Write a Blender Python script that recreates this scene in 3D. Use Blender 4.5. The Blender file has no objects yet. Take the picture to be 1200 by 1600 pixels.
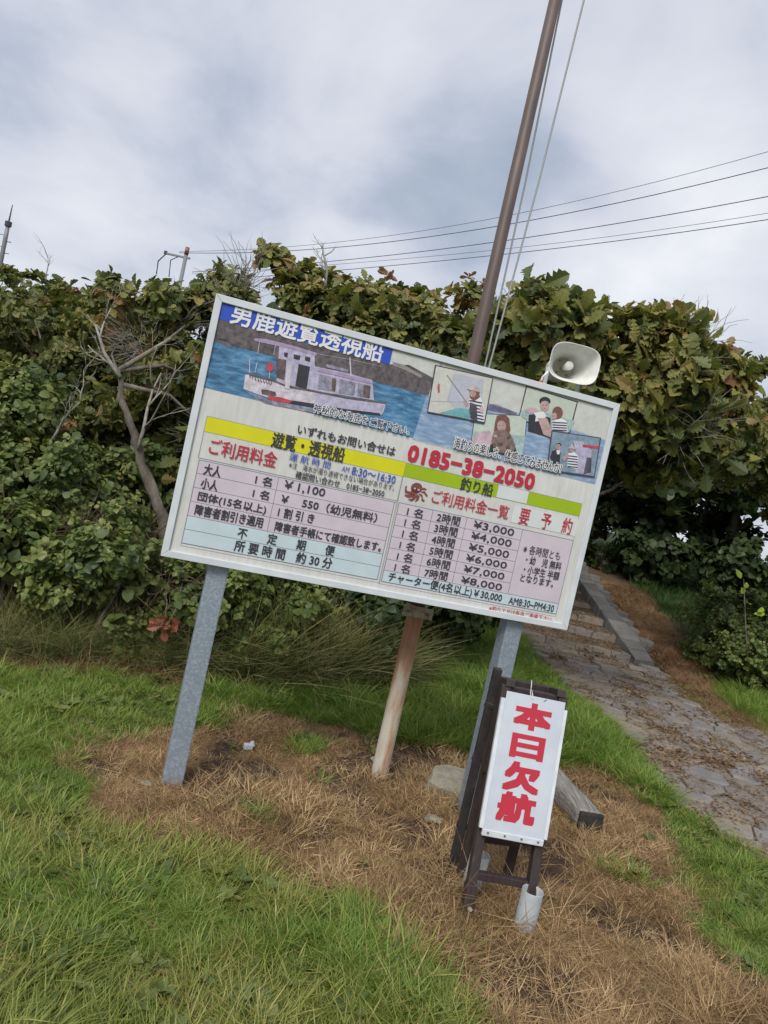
import bpy, bmesh, math, random
import numpy as np
from math import sin, cos, pi, radians, hypot, sqrt, atan2
from mathutils import Vector, Matrix, Quaternion, noise, Euler

S = bpy.context.scene
C = S.collection
rnd = random.Random(7)

# ------------------------------------------------------------------ camera
PITCH, ROLL, CAMH = -0.03895237, 0.22074204, 1.58
fw = Vector((0, cos(PITCH), sin(PITCH))); up0 = Vector((0, -sin(PITCH), cos(PITCH))); rt0 = Vector((1, 0, 0))
RT = cos(ROLL) * rt0 + sin(ROLL) * up0
UP = -sin(ROLL) * rt0 + cos(ROLL) * up0
cd = bpy.data.cameras.new('camera'); cam = bpy.data.objects.new('camera', cd); C.objects.link(cam)
M = Matrix((RT, UP, -fw)).transposed().to_4x4(); M.translation = (0, 0, CAMH)
cam.matrix_world = M
cd.sensor_fit = 'VERTICAL'; cd.sensor_height = 36.0; cd.lens = 1200 / 1600 * 36.0
cd.clip_start = 0.05; cd.clip_end = 3000
S.camera = cam
def ray(x, y): return fw + RT * ((x - 600) / 1200) - UP * ((y - 800) / 1200)
def at(x, y, Y):            # the point of the place at distance Y in the direction of a measured photo point
    d = ray(x, y); return Vector((0, 0, CAMH)) + d * (Y / d.y)

# ------------------------------------------------------------------ sky and light
SUN_EL, SUN_AZ = radians(44), radians(198)       # behind the camera, a little to the left, veiled by cloud
w = bpy.data.worlds.new('World'); S.world = w; w.use_nodes = True
nt = w.node_tree; nt.nodes.clear()
def nd(t, **k):
    n = nt.nodes.new(t)
    for a, b in k.items(): setattr(n, a, b)
    return n
def mth(op, a, b=None, clamp=False):
    n = nd('ShaderNodeMath', operation=op, use_clamp=clamp)
    for i, v in enumerate((a, b)):
        if v is None: continue
        if isinstance(v, (int, float)): n.inputs[i].default_value = v
        else: nt.links.new(v, n.inputs[i])
    return n.outputs[0]
out = nd('ShaderNodeOutputWorld'); bg = nd('ShaderNodeBackground'); bg.inputs[1].default_value = 0.1
nt.links.new(bg.outputs[0], out.inputs[0])
sky = nd('ShaderNodeTexSky', sky_type='NISHITA'); sky.sun_disc = False
sky.sun_elevation = SUN_EL; sky.sun_rotation = SUN_AZ; sky.air_density = 1.0; sky.dust_density = 2.0
tc = nd('ShaderNodeTexCoord'); sep = nd('ShaderNodeSeparateXYZ'); nt.links.new(tc.outputs['Generated'], sep.inputs[0])
zz = mth('ADD', mth('ABSOLUTE', sep.outputs[2]), 0.35)
cmb = nd('ShaderNodeCombineXYZ'); nt.links.new(mth('DIVIDE', sep.outputs[0], zz), cmb.inputs[0]); nt.links.new(mth('DIVIDE', sep.outputs[1], zz), cmb.inputs[1])
def nz(scale, det, rough=0.55, dist=0.0, vec=None, off=0.0):
    n = nd('ShaderNodeTexNoise'); n.inputs['Scale'].default_value = scale; n.inputs['Detail'].default_value = det
    n.inputs['Roughness'].default_value = rough; n.inputs['Distortion'].default_value = dist
    mp = nd('ShaderNodeMapping'); mp.inputs['Location'].default_value = (off, off * .7, off * .3)
    nt.links.new(vec if vec else cmb.outputs[0], mp.inputs[0]); nt.links.new(mp.outputs[0], n.inputs[0]); return n
nA = nz(1.3, 5, .56, .5, off=3.1); nB = nz(3.6, 5, .6, .4, off=8.3)
nW = nz(2.2, 2, .55, 0, off=1.7)
# warped direction, for the big cloud masses
vs_ = nd('ShaderNodeVectorMath', operation='SUBTRACT'); nt.links.new(nW.outputs['Color'], vs_.inputs[0]); vs_.inputs[1].default_value = (.5, .5, .5)
vm = nd('ShaderNodeVectorMath', operation='MULTIPLY_ADD'); nt.links.new(vs_.outputs[0], vm.inputs[0]); vm.inputs[1].default_value = (.42, .42, .42); nt.links.new(tc.outputs['Generated'], vm.inputs[2])
val = mth('ADD', mth('MULTIPLY', mth('SUBTRACT', nA.outputs[0], .5), 1.0), mth('MULTIPLY', mth('SUBTRACT', nB.outputs[0], .5), 0.62))
# broad masses of the overcast: (azimuth from the view axis, elevation, size, strength)
MASSES = [((690, 300), .15, -.10), ((760, 220), .14, -.07), ((620, 250), .10, -.07), ((700, 380), .12, -.05), ((590, 200), .13, -.06), ((620, 130), .13, .14), ((500, 330), .12, .10), ((180, 340), .16, .14), ((330, 215), .13, -.12), ((60, 120), .16, -.07),
          ((230, 60), .16, .05), ((1080, 420), .13, .18), ((980, 250), .16, .05), ((60, 380), .10, .04), ((820, 60), .2, .04), ((560, 400), .06, .12), ((430, 240), .12, -.06), ((900, 330), .14, .06)]
for (px, py), r_, a_ in MASSES:
    d = ray(px, py).normalized()
    ds = nd('ShaderNodeVectorMath', operation='DISTANCE'); nt.links.new(vm.outputs[0], ds.inputs[0]); ds.inputs[1].default_value = d
    mr = nd('ShaderNodeMapRange', interpolation_type='SMOOTHERSTEP'); nt.links.new(ds.outputs['Value'], mr.inputs[0])
    mr.inputs[1].default_value = 0; mr.inputs[2].default_value = r_ * 1.6; mr.inputs[3].default_value = a_ * 1.5; mr.inputs[4].default_value = 0
    val = mth('ADD', val, mr.outputs[0])
val = mth('ADD', val, 0.49, True)
cr = nd('ShaderNodeValToRGB'); nt.links.new(val, cr.inputs[0])
el = cr.color_ramp.elements
def lin(c): return tuple(((v / 255) / 12.92 if v / 255 <= .04045 else ((v / 255 + .055) / 1.055) ** 2.4) for v in c)
def stops(ramp, lst, k=1.0):
    e = ramp.elements
    while len(e) > 1: e.remove(e[-1])
    e[0].position = lst[0][0]; e[0].color = (*[c * k for c in lst[0][1]], 1)
    for p, c in lst[1:]:
        q = e.new(p); q.color = (*[v * k for v in c], 1)
stops(cr.color_ramp, [(.08, lin((152, 164, 184))), (.3, lin((178, 188, 205))), (.44, lin((198, 204, 218))), (.56, lin((212, 216, 227))), (.78, lin((226, 229, 237))), (1, lin((244, 245, 249)))])
scl = nd('ShaderNodeVectorMath', operation='SCALE'); nt.links.new(cr.outputs[0], scl.inputs[0]); scl.inputs['Scale'].default_value = 6.2
mx = nd('ShaderNodeMixRGB'); mx.inputs[0].default_value = 0.94
nt.links.new(sky.outputs[0], mx.inputs[1]); nt.links.new(scl.outputs[0], mx.inputs[2]); nt.links.new(mx.outputs[0], bg.inputs[0])
sl = bpy.data.lights.new('sun', 'SUN'); sl.energy = 1.9; sl.angle = radians(25); sl.color = (1, .97, .92)
so = bpy.data.objects.new('sun', sl); C.objects.link(so)
sd = Vector((sin(SUN_AZ) * cos(SUN_EL), cos(SUN_AZ) * cos(SUN_EL), sin(SUN_EL)))
so.rotation_euler = sd.to_track_quat('Z', 'Y').to_euler()
vs = S.view_settings; S.display_settings.display_device = 'sRGB'; vs.view_transform = 'Standard'; vs.look = 'None'; vs.exposure = 0.75; vs.gamma = 1.0; vs.use_curve_mapping = False

# ------------------------------------------------------------------ materials
MATS = {}
class MB_:
    def __init__(s, name, rough=.6, metal=0.0, spec=.5):
        m = bpy.data.materials.new(name); m.use_nodes = True; s.m = m; s.t = m.node_tree; s.b = s.t.nodes['Principled BSDF']
        s.b.inputs['Roughness'].default_value = rough; s.b.inputs['Metallic'].default_value = metal; s.b.inputs['Specular IOR Level'].default_value = spec
        MATS[name] = m
    def n(s, t, **k):
        x = s.t.nodes.new(t)
        for a, b in k.items():
            if a[0] == '_': x.inputs[a[1:].replace('_', ' ')].default_value = b
            else: setattr(x, a, b)
        return x
    def l(s, a, b): s.t.links.new(a, b)
    def noise(s, scale, det=4, rough=.55, coord='Object', stretch=None, dist=0):
        c = s.n('ShaderNodeTexCoord').outputs[coord] if coord != 'World' else s.n('ShaderNodeNewGeometry').outputs['Position']
        if stretch:
            mp = s.n('ShaderNodeMapping'); mp.inputs['Scale'].default_value = stretch; s.l(c, mp.inputs[0]); c = mp.outputs[0]
        t = s.n('ShaderNodeTexNoise', _Scale=scale, _Detail=det, _Roughness=rough, _Distortion=dist); s.l(c, t.inputs[0]); return t.outputs[0]
    def ramp(s, fac, lst):
        r = s.n('ShaderNodeValToRGB'); s.l(fac, r.inputs[0]); stops(r.color_ramp, lst); return r.outputs[0]
    def mix(s, fac, a, b, mode='MIX'):
        x = s.n('ShaderNodeMixRGB', blend_type=mode)
        for i, v in enumerate((fac, a, b)):
            if isinstance(v, (int, float)): x.inputs[i].default_value = v
            elif isinstance(v, tuple): x.inputs[i].default_value = (*v, 1) if len(v) == 3 else v
            else: s.l(v, x.inputs[i])
        return x.outputs[0]
    def math(s, op, a, b=0.0, clamp=False):
        x = s.n('ShaderNodeMath', operation=op, use_clamp=clamp)
        for i, v in enumerate((a, b)):
            if isinstance(v, (int, float)): x.inputs[i].default_value = v
            else: s.l(v, x.inputs[i])
        return x.outputs[0]
    def col(s, v):
        if isinstance(v, tuple): s.b.inputs[0].default_value = (*v, 1)
        else: s.l(v, s.b.inputs[0])
    def rough(s, v): s.l(v, s.b.inputs['Roughness'])
    def bump(s, h, st=.3, d=.01):
        b = s.n('ShaderNodeBump', _Strength=st, _Distance=d); s.l(h, b.inputs['Height']); s.l(b.outputs[0], s.b.inputs['Normal'])

def flat(name, c, rough=.45, grime=.12):
    m = MB_(name, rough); n = m.noise(9, 5, .65, 'World'); g = m.ramp(n, [(.3, tuple(v * (1 - grime) for v in c)), (.7, c)]); m.col(g); return m.m
for k_, c_, in dict(white=(.72, .72, .72), pale=(.55, .56, .53), banner=(.022, .075, .47), ink=(.035, .035, .045), red=(.45, .022, .045), blue=(.03, .09, .4), navy=(.035, .04, .1),
        yellow=(.62, .6, .005), lime=(.31, .44, .003), label=(.6, .64, .63), pink=(.56, .49, .55), icy=(.5, .6, .64), line=(.14, .16, .2), hill=(.13, .11, .115), hilllight=(.3, .27, .26), hilllight2=(.35, .34, .37),
        hillpurple=(.3, .29, .42), boatwhite=(.6, .55, .62), boatlilac=(.46, .43, .58), roofpurple=(.4, .3, .46), dark=(.035, .035, .045), dark2=(.09, .08, .11), redboat=(.5, .06, .08), brown=(.14, .1, .1),
        winlilac=(.3, .29, .38), skin=(.5, .34, .33), lip=(.45, .12, .13), hairbrown=(.2, .09, .07), frame=(.07, .05, .06), palegreen=(.5, .58, .5), palegreen2=(.5, .56, .48), tealpale=(.36, .5, .49),
        pinkpale=(.55, .4, .45), fish=(.25, .17, .15), fishdark=(.1, .065, .06), creampale=(.56, .56, .52), lilacpale=(.46, .47, .54), teal=(.16, .42, .46), grey=(.32, .34, .38), redfish=(.4, .1, .1),
        hat=(.55, .47, .43), tealgrey=(.22, .31, .4), octo=(.2, .055, .05)).items():
    flat('print_' + k_, c_)
def mottle(name, amt=.3):
    m = MATS[name]; t = m.node_tree; b = t.nodes['Principled BSDF']; src = b.inputs[0].links[0].from_socket
    tc_ = t.nodes.new('ShaderNodeTexCoord'); no = t.nodes.new('ShaderNodeTexNoise'); no.inputs['Scale'].default_value = 34; no.inputs['Detail'].default_value = 5; no.inputs['Roughness'].default_value = .7; t.links.new(tc_.outputs['Object'], no.inputs[0])
    rp = t.nodes.new('ShaderNodeValToRGB'); t.links.new(no.outputs[0], rp.inputs[0]); stops(rp.color_ramp, [(.35, (1 - amt, 1 - amt, 1 - amt)), (.65, (1 + amt * .4,) * 3)])
    mx_ = t.nodes.new('ShaderNodeMixRGB'); mx_.blend_type = 'MULTIPLY'; mx_.inputs[0].default_value = 1; t.links.new(src, mx_.inputs[1]); t.links.new(rp.outputs[0], mx_.inputs[2]); t.links.new(mx_.outputs[0], b.inputs[0])
for k_ in 'pale hill hilllight hilllight2 hillpurple boatwhite boatlilac roofpurple dark dark2 redboat brown winlilac skin hairbrown palegreen palegreen2 tealpale pinkpale fish creampale lilacpale teal tealgrey hat'.split(): mottle('print_' + k_, .6 if k_ in ('hill', 'fish', 'brown', 'winlilac', 'dark2') else .1 if k_ in ('pale', 'creampale', 'palegreen', 'palegreen2', 'lilacpale') else .3)
def sea(name, a, b, c):
    m = MB_(name, .45); n = m.noise(38, 6, .6, 'Object', (.45, 1, 1.6), .4); n2 = m.noise(4, 2, .5, 'Object')
    m.col(m.ramp(m.mix(.25, n, n2), [(.38, a), (.5, b), (.62, c)]))
sea('print_sea', (.03, .09, .17), (.06, .18, .33), (.14, .3, .47)); sea('print_seapale', (.16, .24, .38), (.22, .32, .47), (.33, .42, .55))

m = MB_('board_face', .38); n = m.noise(3, 6, .6); n2 = m.noise(60, 3, .5, 'Object', (1, 1, .15)); n3 = m.noise(1.1, 3)
m.col(m.mix(m.math('MULTIPLY', m.math('POWER', n2, 2.0), .9), m.ramp(n, [(.3, (.53, .535, .52)), (.6, (.62, .62, .61)), (.8, (.65, .65, .64))]), (.42, .4, .35)))
m.rough(m.ramp(n3, [(.3, (.3,) * 3), (.7, (.5,) * 3)]))
m = MB_('aluminium', .38, .0); n = m.noise(7, 5); m.col(m.ramp(n, [(.3, (.5, .53, .56)), (.7, (.6, .63, .66))])); m.rough(m.ramp(m.noise(30, 3), [(.3, (.3,) * 3), (.8, (.55,) * 3)]))
m = MB_('galvanised', .5, .45)
v = m.n('ShaderNodeTexVoronoi', _Scale=110.0); m.l(m.n('ShaderNodeTexCoord').outputs['Object'], v.inputs[0])
n = m.noise(6, 5, .6); sp = m.n('ShaderNodeSeparateColor'); m.l(v.outputs['Color'], sp.inputs[0])
base = m.ramp(m.mix(.35, sp.outputs[0], n), [(.3, (.25, .3, .36)), (.55, (.29, .34, .4)), (.8, (.36, .41, .46))])
st = m.ramp(m.noise(16, 6, .7), [(.6, (0, 0, 0)), (.7, (1, 1, 1))]); m.col(m.mix(m.math('MULTIPLY', st, .5), base, (.5, .54, .57)))
m = MB_('rusty_paint', .7)
g = m.n('ShaderNodeNewGeometry'); sx = m.n('ShaderNodeSeparateXYZ'); m.l(g.outputs['Position'], sx.inputs[0])
n = m.noise(7, 6, .65, 'Object', (2.2, 2.2, .35)); n2 = m.noise(20, 4, .6, 'Object', (1, 1, .5))
hz = m.math('MULTIPLY', sx.outputs[2], .32); f = m.math('ADD', m.math('ADD', n, hz), -.1)
m.col(m.mix(m.math('MULTIPLY', n2, .35), m.ramp(f, [(.42, (.5, .47, .39)), (.5, (.45, .37, .27)), (.57, (.38, .21, .11)), (.68, (.33, .145, .065)), (.85, (.2, .09, .05))]), (.2, .17, .14)))
m.bump(n2, .4, .004)
m = MB_('brown_pole', .55); n = m.noise(12, 5, .6, 'Object', (1, 1, .3)); m.col(m.ramp(n, [(.3, (.075, .052, .044)), (.6, (.115, .08, .068)), (.8, (.17, .125, .105))])); m.bump(n, .2, .003)
m = MB_('bracket_steel', .6, .2); n = m.noise(22, 5); m.col(m.ramp(n, [(.35, (.2, .13, .07)), (.5, (.33, .29, .2)), (.7, (.4, .37, .29))])); m.bump(n, .3, .003)
m = MB_('dark_wood', .55); n = m.noise(14, 6, .6, 'Object', (6, 6, .7)); m.col(m.ramp(n, [(.3, (.02, .013, .013)), (.6, (.04, .026, .026)), (.85, (.085, .06, .055))])); m.bump(n, .35, .003)
m = MB_('black_steel', .5, .2); n = m.noise(22, 5); m.col(m.ramp(n, [(.3, (.018, .016, .017)), (.6, (.035, .03, .03)), (.8, (.09, .075, .065))])); m.bump(n, .2, .002)
m = MB_('plate_white', .32); n = m.noise(5, 6, .65); m.col(m.ramp(n, [(.3, (.43, .465, .52)), (.6, (.51, .545, .6))])); m.bump(m.noise(40, 2), .03, .002)
m = MB_('plate_trim', .35); n = m.noise(12, 6, .65, 'World'); m.col(m.ramp(n, [(.3, (.5, .53, .57)), (.62, (.64, .67, .71))]))
m = MB_('pvc', .42); n = m.noise(9, 6, .6, 'World'); m.col(m.ramp(n, [(.3, (.27, .295, .305)), (.6, (.36, .39, .405))])); m.bump(n, .05, .001)
m = MB_('horn_plastic', .45); n = m.noise(14, 5, .6); m.col(m.ramp(n, [(.3, (.6, .6, .55)), (.6, (.76, .76, .72))]))
m = MB_('horn_throat', .6); n = m.noise(30, 5, .6); m.col(m.ramp(n, [(.3, (.3, .28, .19)), (.6, (.42, .4, .3))]))
flat('orange_tape', (.75, .16, .03)); flat('white_string', (.6, .6, .56)); flat('wire_dark', (.045, .05, .055)); flat('rope_grey', (.27, .28, .27)); flat('concrete_pole', (.2, .21, .22)); flat('red_cap', (.25, .09, .08)); flat('bolt', (.12, .11, .1))
m = MB_('stone', .85)
oi = m.n('ShaderNodeObjectInfo'); n = m.noise(7, 8, .62, 'World'); n2 = m.noise(45, 5, .65, 'World'); n3 = m.noise(1.6, 3, .5, 'World')
b1 = m.ramp(oi.outputs['Random'], [(0, (.19, .172, .155)), (.4, (.25, .225, .195)), (.7, (.225, .22, .23)), (1, (.31, .275, .23))])
b2 = m.mix(.7, b1, m.ramp(n, [(.3, (.45, .42, .38)), (.7, (1.05, 1, .96))]), 'MULTIPLY')
b3 = m.mix(m.ramp(m.mix(.5, n2, n3), [(.5, (0, 0, 0)), (.62, (.55, .55, .55))]), b2, (.3, .22, .115)); m.col(b3)
m.bump(m.mix(.5, n, n2), .6, .015)
m = MB_('kerb_stone', .9); oi = m.n('ShaderNodeObjectInfo'); n = m.noise(5, 8, .65, 'World'); n2 = m.noise(50, 4, .6, 'World')
b1 = m.ramp(oi.outputs['Random'], [(0, (.12, .12, .115)), (.5, (.17, .17, .165)), (1, (.22, .215, .2))])
m.col(m.mix(.75, b1, m.ramp(m.mix(.4, n, n2), [(.3, (.35, .33, .3)), (.65, (1.1, 1.05, 1))]), 'MULTIPLY')); m.bump(m.mix(.5, n, n2), .7, .02)
m = MB_('slab', .9); n = m.noise(9, 8, .65); n2 = m.noise(60, 4, .6); g = m.n('ShaderNodeNewGeometry'); sx = m.n('ShaderNodeSeparateXYZ'); m.l(g.outputs['Normal'], sx.inputs[0])
m.col(m.mix(.6, m.ramp(n, [(.3, (.16, .145, .11)), (.6, (.28, .26, .2))]), m.ramp(n2, [(.3, (.7, .7, .7)), (.7, (1.1, 1.1, 1.1))]), 'MULTIPLY')); m.bump(m.mix(.5, n, n2), .6, .01)
m = MB_('weathered_timber', .8); n = m.noise(11, 7, .65, 'Object', (9, .5, 9)); m.col(m.ramp(n, [(.32, (.1, .09, .075)), (.5, (.22, .205, .18)), (.7, (.34, .32, .285))])); m.bump(n, .9, .006)
m = MB_('charred_end', .8); n = m.noise(20, 6); m.col(m.ramp(n, [(.3, (.008, .007, .007)), (.7, (.03, .026, .022))])); m.bump(n, .6, .006)
m = MB_('bark', .9); n = m.noise(12, 8, .7, 'World', (1, 1, .4)); n2 = m.noise(3, 3, .5, 'World')
m.col(m.ramp(m.mix(.3, n, n2), [(.34, (.05, .043, .035)), (.5, (.14, .12, .095)), (.66, (.27, .245, .205))])); m.bump(n, 1., .02)
m = MB_('vine_wood', .85); n = m.noise(25, 5, .6, 'World'); m.col(m.ramp(n, [(.3, (.07, .045, .03)), (.7, (.2, .14, .1))]))
m = MB_('dead_wood', .85); n = m.noise(25, 5, .6, 'World'); m.col(m.ramp(n, [(.3, (.15, .135, .115)), (.7, (.36, .34, .3))])); m.bump(n, .4, .005)
m = MB_('soil_sheet', .95, 0, .2)
at_ = m.n('ShaderNodeAttribute', attribute_name='soil'); n = m.noise(6, 8, .7, 'World'); n2 = m.noise(70, 6, .7, 'World', (1, 1, 1)); n3 = m.noise(260, 3, .6, 'World', (1, .5, 1))
m.col(m.mix(.9, at_.outputs['Color'], m.ramp(m.mix(.5, m.mix(.5, n2, n3), n), [(.34, (.35, .33, .3)), (.5, (.85, .85, .85)), (.64, (1.5, 1.45, 1.35))]), 'MULTIPLY'))
m.bump(m.mix(.4, n2, n), 1., .02)
m = MB_('path_grout', .95, 0, .2); n = m.noise(5, 8, .7, 'World'); n2 = m.noise(80, 5, .7, 'World')
m.col(m.ramp(m.mix(.5, n, n2), [(.36, (.045, .033, .022)), (.5, (.13, .095, .06)), (.64, (.27, .2, .11))])); m.bump(n2, 1, .012)

def leafmat(name, lst, scale=1.1, wn=.5, trans=.3, rough=.5, attr=False):
    m = MB_(name, rough, 0, .35)
    oi = m.n('ShaderNodeObjectInfo'); n = m.noise(scale, 1, .5, 'World')
    r = oi.outputs['Random']
    nn = m.math('ADD', m.math('MULTIPLY', m.math('SUBTRACT', n, .5), 2.2), .5)
    f = m.mix(wn, r, nn)
    if attr:
        a = m.n('ShaderNodeAttribute', attribute_name='rv'); f = m.mix(.5, f, a.outputs['Fac'])
    c = m.ramp(f, lst)
    if 'oak' in name:
        f2 = m.noise(60, 1, .6, 'World'); c = m.mix(.5, c, m.ramp(f2, [(.3, (.7, .7, .7)), (.7, (1.25, 1.25, 1.2))]), 'MULTIPLY')
    m.col(c)
    tr = m.n('ShaderNodeBsdfTranslucent'); m.l(m.mix(1, c, (1.3, 1.35, .7), 'MULTIPLY'), tr.inputs[0])
    ms = m.n('ShaderNodeMixShader'); ms.inputs[0].default_value = trans
    m.l(m.b.outputs[0], ms.inputs[1]); m.l(tr.outputs[0], ms.inputs[2]); m.l(ms.outputs[0], m.t.nodes['Material Output'].inputs[0]); return m.m
OAK = [(.12, (.04, .06, .024)), (.3, (.085, .11, .036)), (.48, (.15, .17, .048)), (.66, (.24, .235, .068)), (.79, (.28, .22, .08)), (.9, (.24, .13, .06)), (1, (.19, .09, .05))]
leafmat('oak_leaf', OAK, 1.3, .45, attr=True)
leafmat('oak_leaf_far', [(.1, (.042, .062, .024)), (.35, (.1, .12, .036)), (.6, (.17, .18, .05)), (.8, (.2, .16, .06)), (1, (.18, .09, .04))], 1.0, .5, attr=True)
leafmat('oak_leaf_brown', [(0, (.16, .07, .04)), (.5, (.25, .13, .065)), (1, (.33, .2, .1))], 2, .2)
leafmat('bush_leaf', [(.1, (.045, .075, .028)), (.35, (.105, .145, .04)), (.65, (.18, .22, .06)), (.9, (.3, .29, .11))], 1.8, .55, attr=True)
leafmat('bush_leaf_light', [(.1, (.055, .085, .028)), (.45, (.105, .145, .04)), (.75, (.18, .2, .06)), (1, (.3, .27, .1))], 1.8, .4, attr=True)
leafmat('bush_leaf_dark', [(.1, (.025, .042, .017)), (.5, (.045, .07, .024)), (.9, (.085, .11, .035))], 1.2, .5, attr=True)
leafmat('sprig_yellow', [(0, (.28, .4, .03)), (1, (.4, .5, .06))], 2, .2)
leafmat('red_leaf', [(0, (.22, .07, .045)), (1, (.36, .14, .09))], 2, .2)
leafmat('grass_lush', [(.05, (.06, .12, .022)), (.3, (.125, .22, .035)), (.6, (.21, .31, .055)), (.82, (.32, .37, .09)), (1, (.5, .44, .2))], 1.6, .3, .35, .45, True)
leafmat('grass_olive', [(.05, (.1, .15, .028)), (.35, (.19, .24, .045)), (.65, (.3, .31, .08)), (1, (.48, .4, .18))], 2.2, .4, .3, .5, True)
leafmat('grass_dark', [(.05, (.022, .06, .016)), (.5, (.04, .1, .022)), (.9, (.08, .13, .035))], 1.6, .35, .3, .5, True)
leafmat('straw', [(.1, (.09, .055, .03)), (.32, (.23, .14, .07)), (.57, (.4, .265, .13)), (.82, (.53, .385, .21)), (1, (.64, .5, .31))], 2.6, .45, .2, .7, True)
leafmat('straw_red', [(.05, (.15, .08, .045)), (.5, (.32, .19, .1)), (1, (.5, .34, .19))], 2.2, .4, .2, .7, True)
leafmat('long_dry', [(.05, (.08, .11, .035)), (.4, (.17, .18, .06)), (.7, (.3, .27, .12)), (1, (.46, .4, .22))], 1.8, .3, .2, .7, True)
leafmat('litter', [(0, (.06, .035, .022)), (.5, (.17, .105, .062)), (1, (.36, .25, .14))], 6, .3, .1, .8, True)
MT = MATS

# ------------------------------------------------------------------ helpers
def tag(o, label=None, cat=None, group=None, kind=None):
    if label: o['label'] = label
    if cat: o['category'] = cat
    if group: o['group'] = group
    if kind: o['kind'] = kind
    return o
def empty(name, loc=(0, 0, 0), rz=0.0, label=None, cat=None, group=None):
    o = bpy.data.objects.new(name, None); C.objects.link(o); o.empty_display_size = .1
    o.location = loc; o.rotation_euler = (0, 0, rz); return tag(o, label, cat, group)
def link(name, me, mat=None, parent=None, smooth=False):
    if mat is not None and not me.materials:
        for mm in (mat if isinstance(mat, (list, tuple)) else [mat]): me.materials.append(MT[mm] if isinstance(mm, str) else mm)
    if smooth: me.shade_smooth()
    o = bpy.data.objects.new(name, me); C.objects.link(o)
    if parent: o.parent = parent
    return o
def bmo(name, bm, mat, parent=None, smooth=False):
    me = bpy.data.meshes.new(name); bm.normal_update(); bm.to_mesh(me); bm.free(); return link(name, me, mat, parent, smooth)
def box(bm, c, s, bev=0.0, rot=None, mi=0):
    r = bmesh.ops.create_cube(bm, size=1.0)
    vs = r['verts']; mt = Matrix.Translation(c) @ (rot.to_4x4() if rot is not None else Matrix.Identity(4)) @ Matrix.Diagonal((*s, 1))
    bmesh.ops.transform(bm, matrix=mt, verts=vs)
    fs = {f for v_ in vs for f in v_.link_faces}
    for f in fs: f.material_index = mi
    if bev: bmesh.ops.bevel(bm, geom=list({e for v_ in vs for e in v_.link_edges}), offset=bev, segments=2, affect='EDGES', profile=.6)
def beam(bm, a, b, w_, d_, bev=0.002, side=Vector((1, 0, 0))):
    a, b = Vector(a), Vector(b); z = (b - a); L = z.length; z.normalize(); y = z.cross(side).normalized(); x = y.cross(z)
    box(bm, (a + b) / 2, (w_, d_, L), bev, Matrix((x, y, z)).transposed())
def tube(bm, pts, rad, n=8, cap=True):
    pts = [Vector(p) for p in pts]; rings = []
    if isinstance(rad, (int, float)): rad = [rad] * len(pts)
    ref = Vector((0.123, .31, .94)).normalized()
    for i, p in enumerate(pts):
        t = (pts[min(i + 1, len(pts) - 1)] - pts[max(i - 1, 0)]).normalized()
        x = t.cross(ref)
        if x.length < .05: x = t.cross(Vector((1, 0, 0)))
        x.normalize(); y = t.cross(x)
        rings.append([bm.verts.new(p + (x * cos(2 * pi * k / n) + y * sin(2 * pi * k / n)) * rad[i]) for k in range(n)])
    for a, b in zip(rings, rings[1:]):
        for k in range(n): bm.faces.new((a[k], a[(k + 1) % n], b[(k + 1) % n], b[k]))
    if cap: bm.faces.new(rings[0][::-1]); bm.faces.new(rings[-1])
def fast_mesh(name, V, F, rv=None):
    me = bpy.data.meshes.new(name); me.from_pydata([tuple(v_) for v_ in V], [], F)
    if rv is not None:
        a = me.attributes.new('rv', 'FLOAT', 'FACE'); a.data.foreach_set('value', np.array(rv, dtype=np.float32))
    me.update(); return me

# scatter: one object of countless pieces, by geometry nodes
NG = {}
def scatter_group(key, protos):
    if key in NG: return NG[key]
    col = bpy.data.collections.new('kit_' + key)
    for i, me in enumerate(protos):
        o = bpy.data.objects.new('%s_%02d' % (key, i), me); col.objects.link(o)
    ng = bpy.data.node_groups.new('scatter_' + key, 'GeometryNodeTree')
    ng.interface.new_socket('Geometry', in_out='INPUT', socket_type='NodeSocketGeometry'); ng.interface.new_socket('Geometry', in_out='OUTPUT', socket_type='NodeSocketGeometry')
    gi = ng.nodes.new('NodeGroupInput'); go = ng.nodes.new('NodeGroupOutput'); ip = ng.nodes.new('GeometryNodeInstanceOnPoints')
    ci = ng.nodes.new('GeometryNodeCollectionInfo'); ci.inputs['Collection'].default_value = col; ci.inputs['Separate Children'].default_value = True; ci.inputs['Reset Children'].default_value = True
    def na(nm, ty):
        n = ng.nodes.new('GeometryNodeInputNamedAttribute'); n.data_type = ty; n.inputs['Name'].default_value = nm; return n.outputs['Attribute']
    er = ng.nodes.new('FunctionNodeEulerToRotation'); L = ng.links.new
    L(na('rot', 'FLOAT_VECTOR'), er.inputs[0]); L(gi.outputs[0], ip.inputs['Points']); L(ci.outputs[0], ip.inputs['Instance'])
    ip.inputs['Pick Instance'].default_value = True; L(na('vi', 'INT'), ip.inputs['Instance Index']); L(er.outputs[0], ip.inputs['Rotation']); L(na('sc', 'FLOAT'), ip.inputs['Scale'])
    L(ip.outputs[0], go.inputs[0]); NG[key] = (ng, len(protos)); return NG[key]
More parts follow.
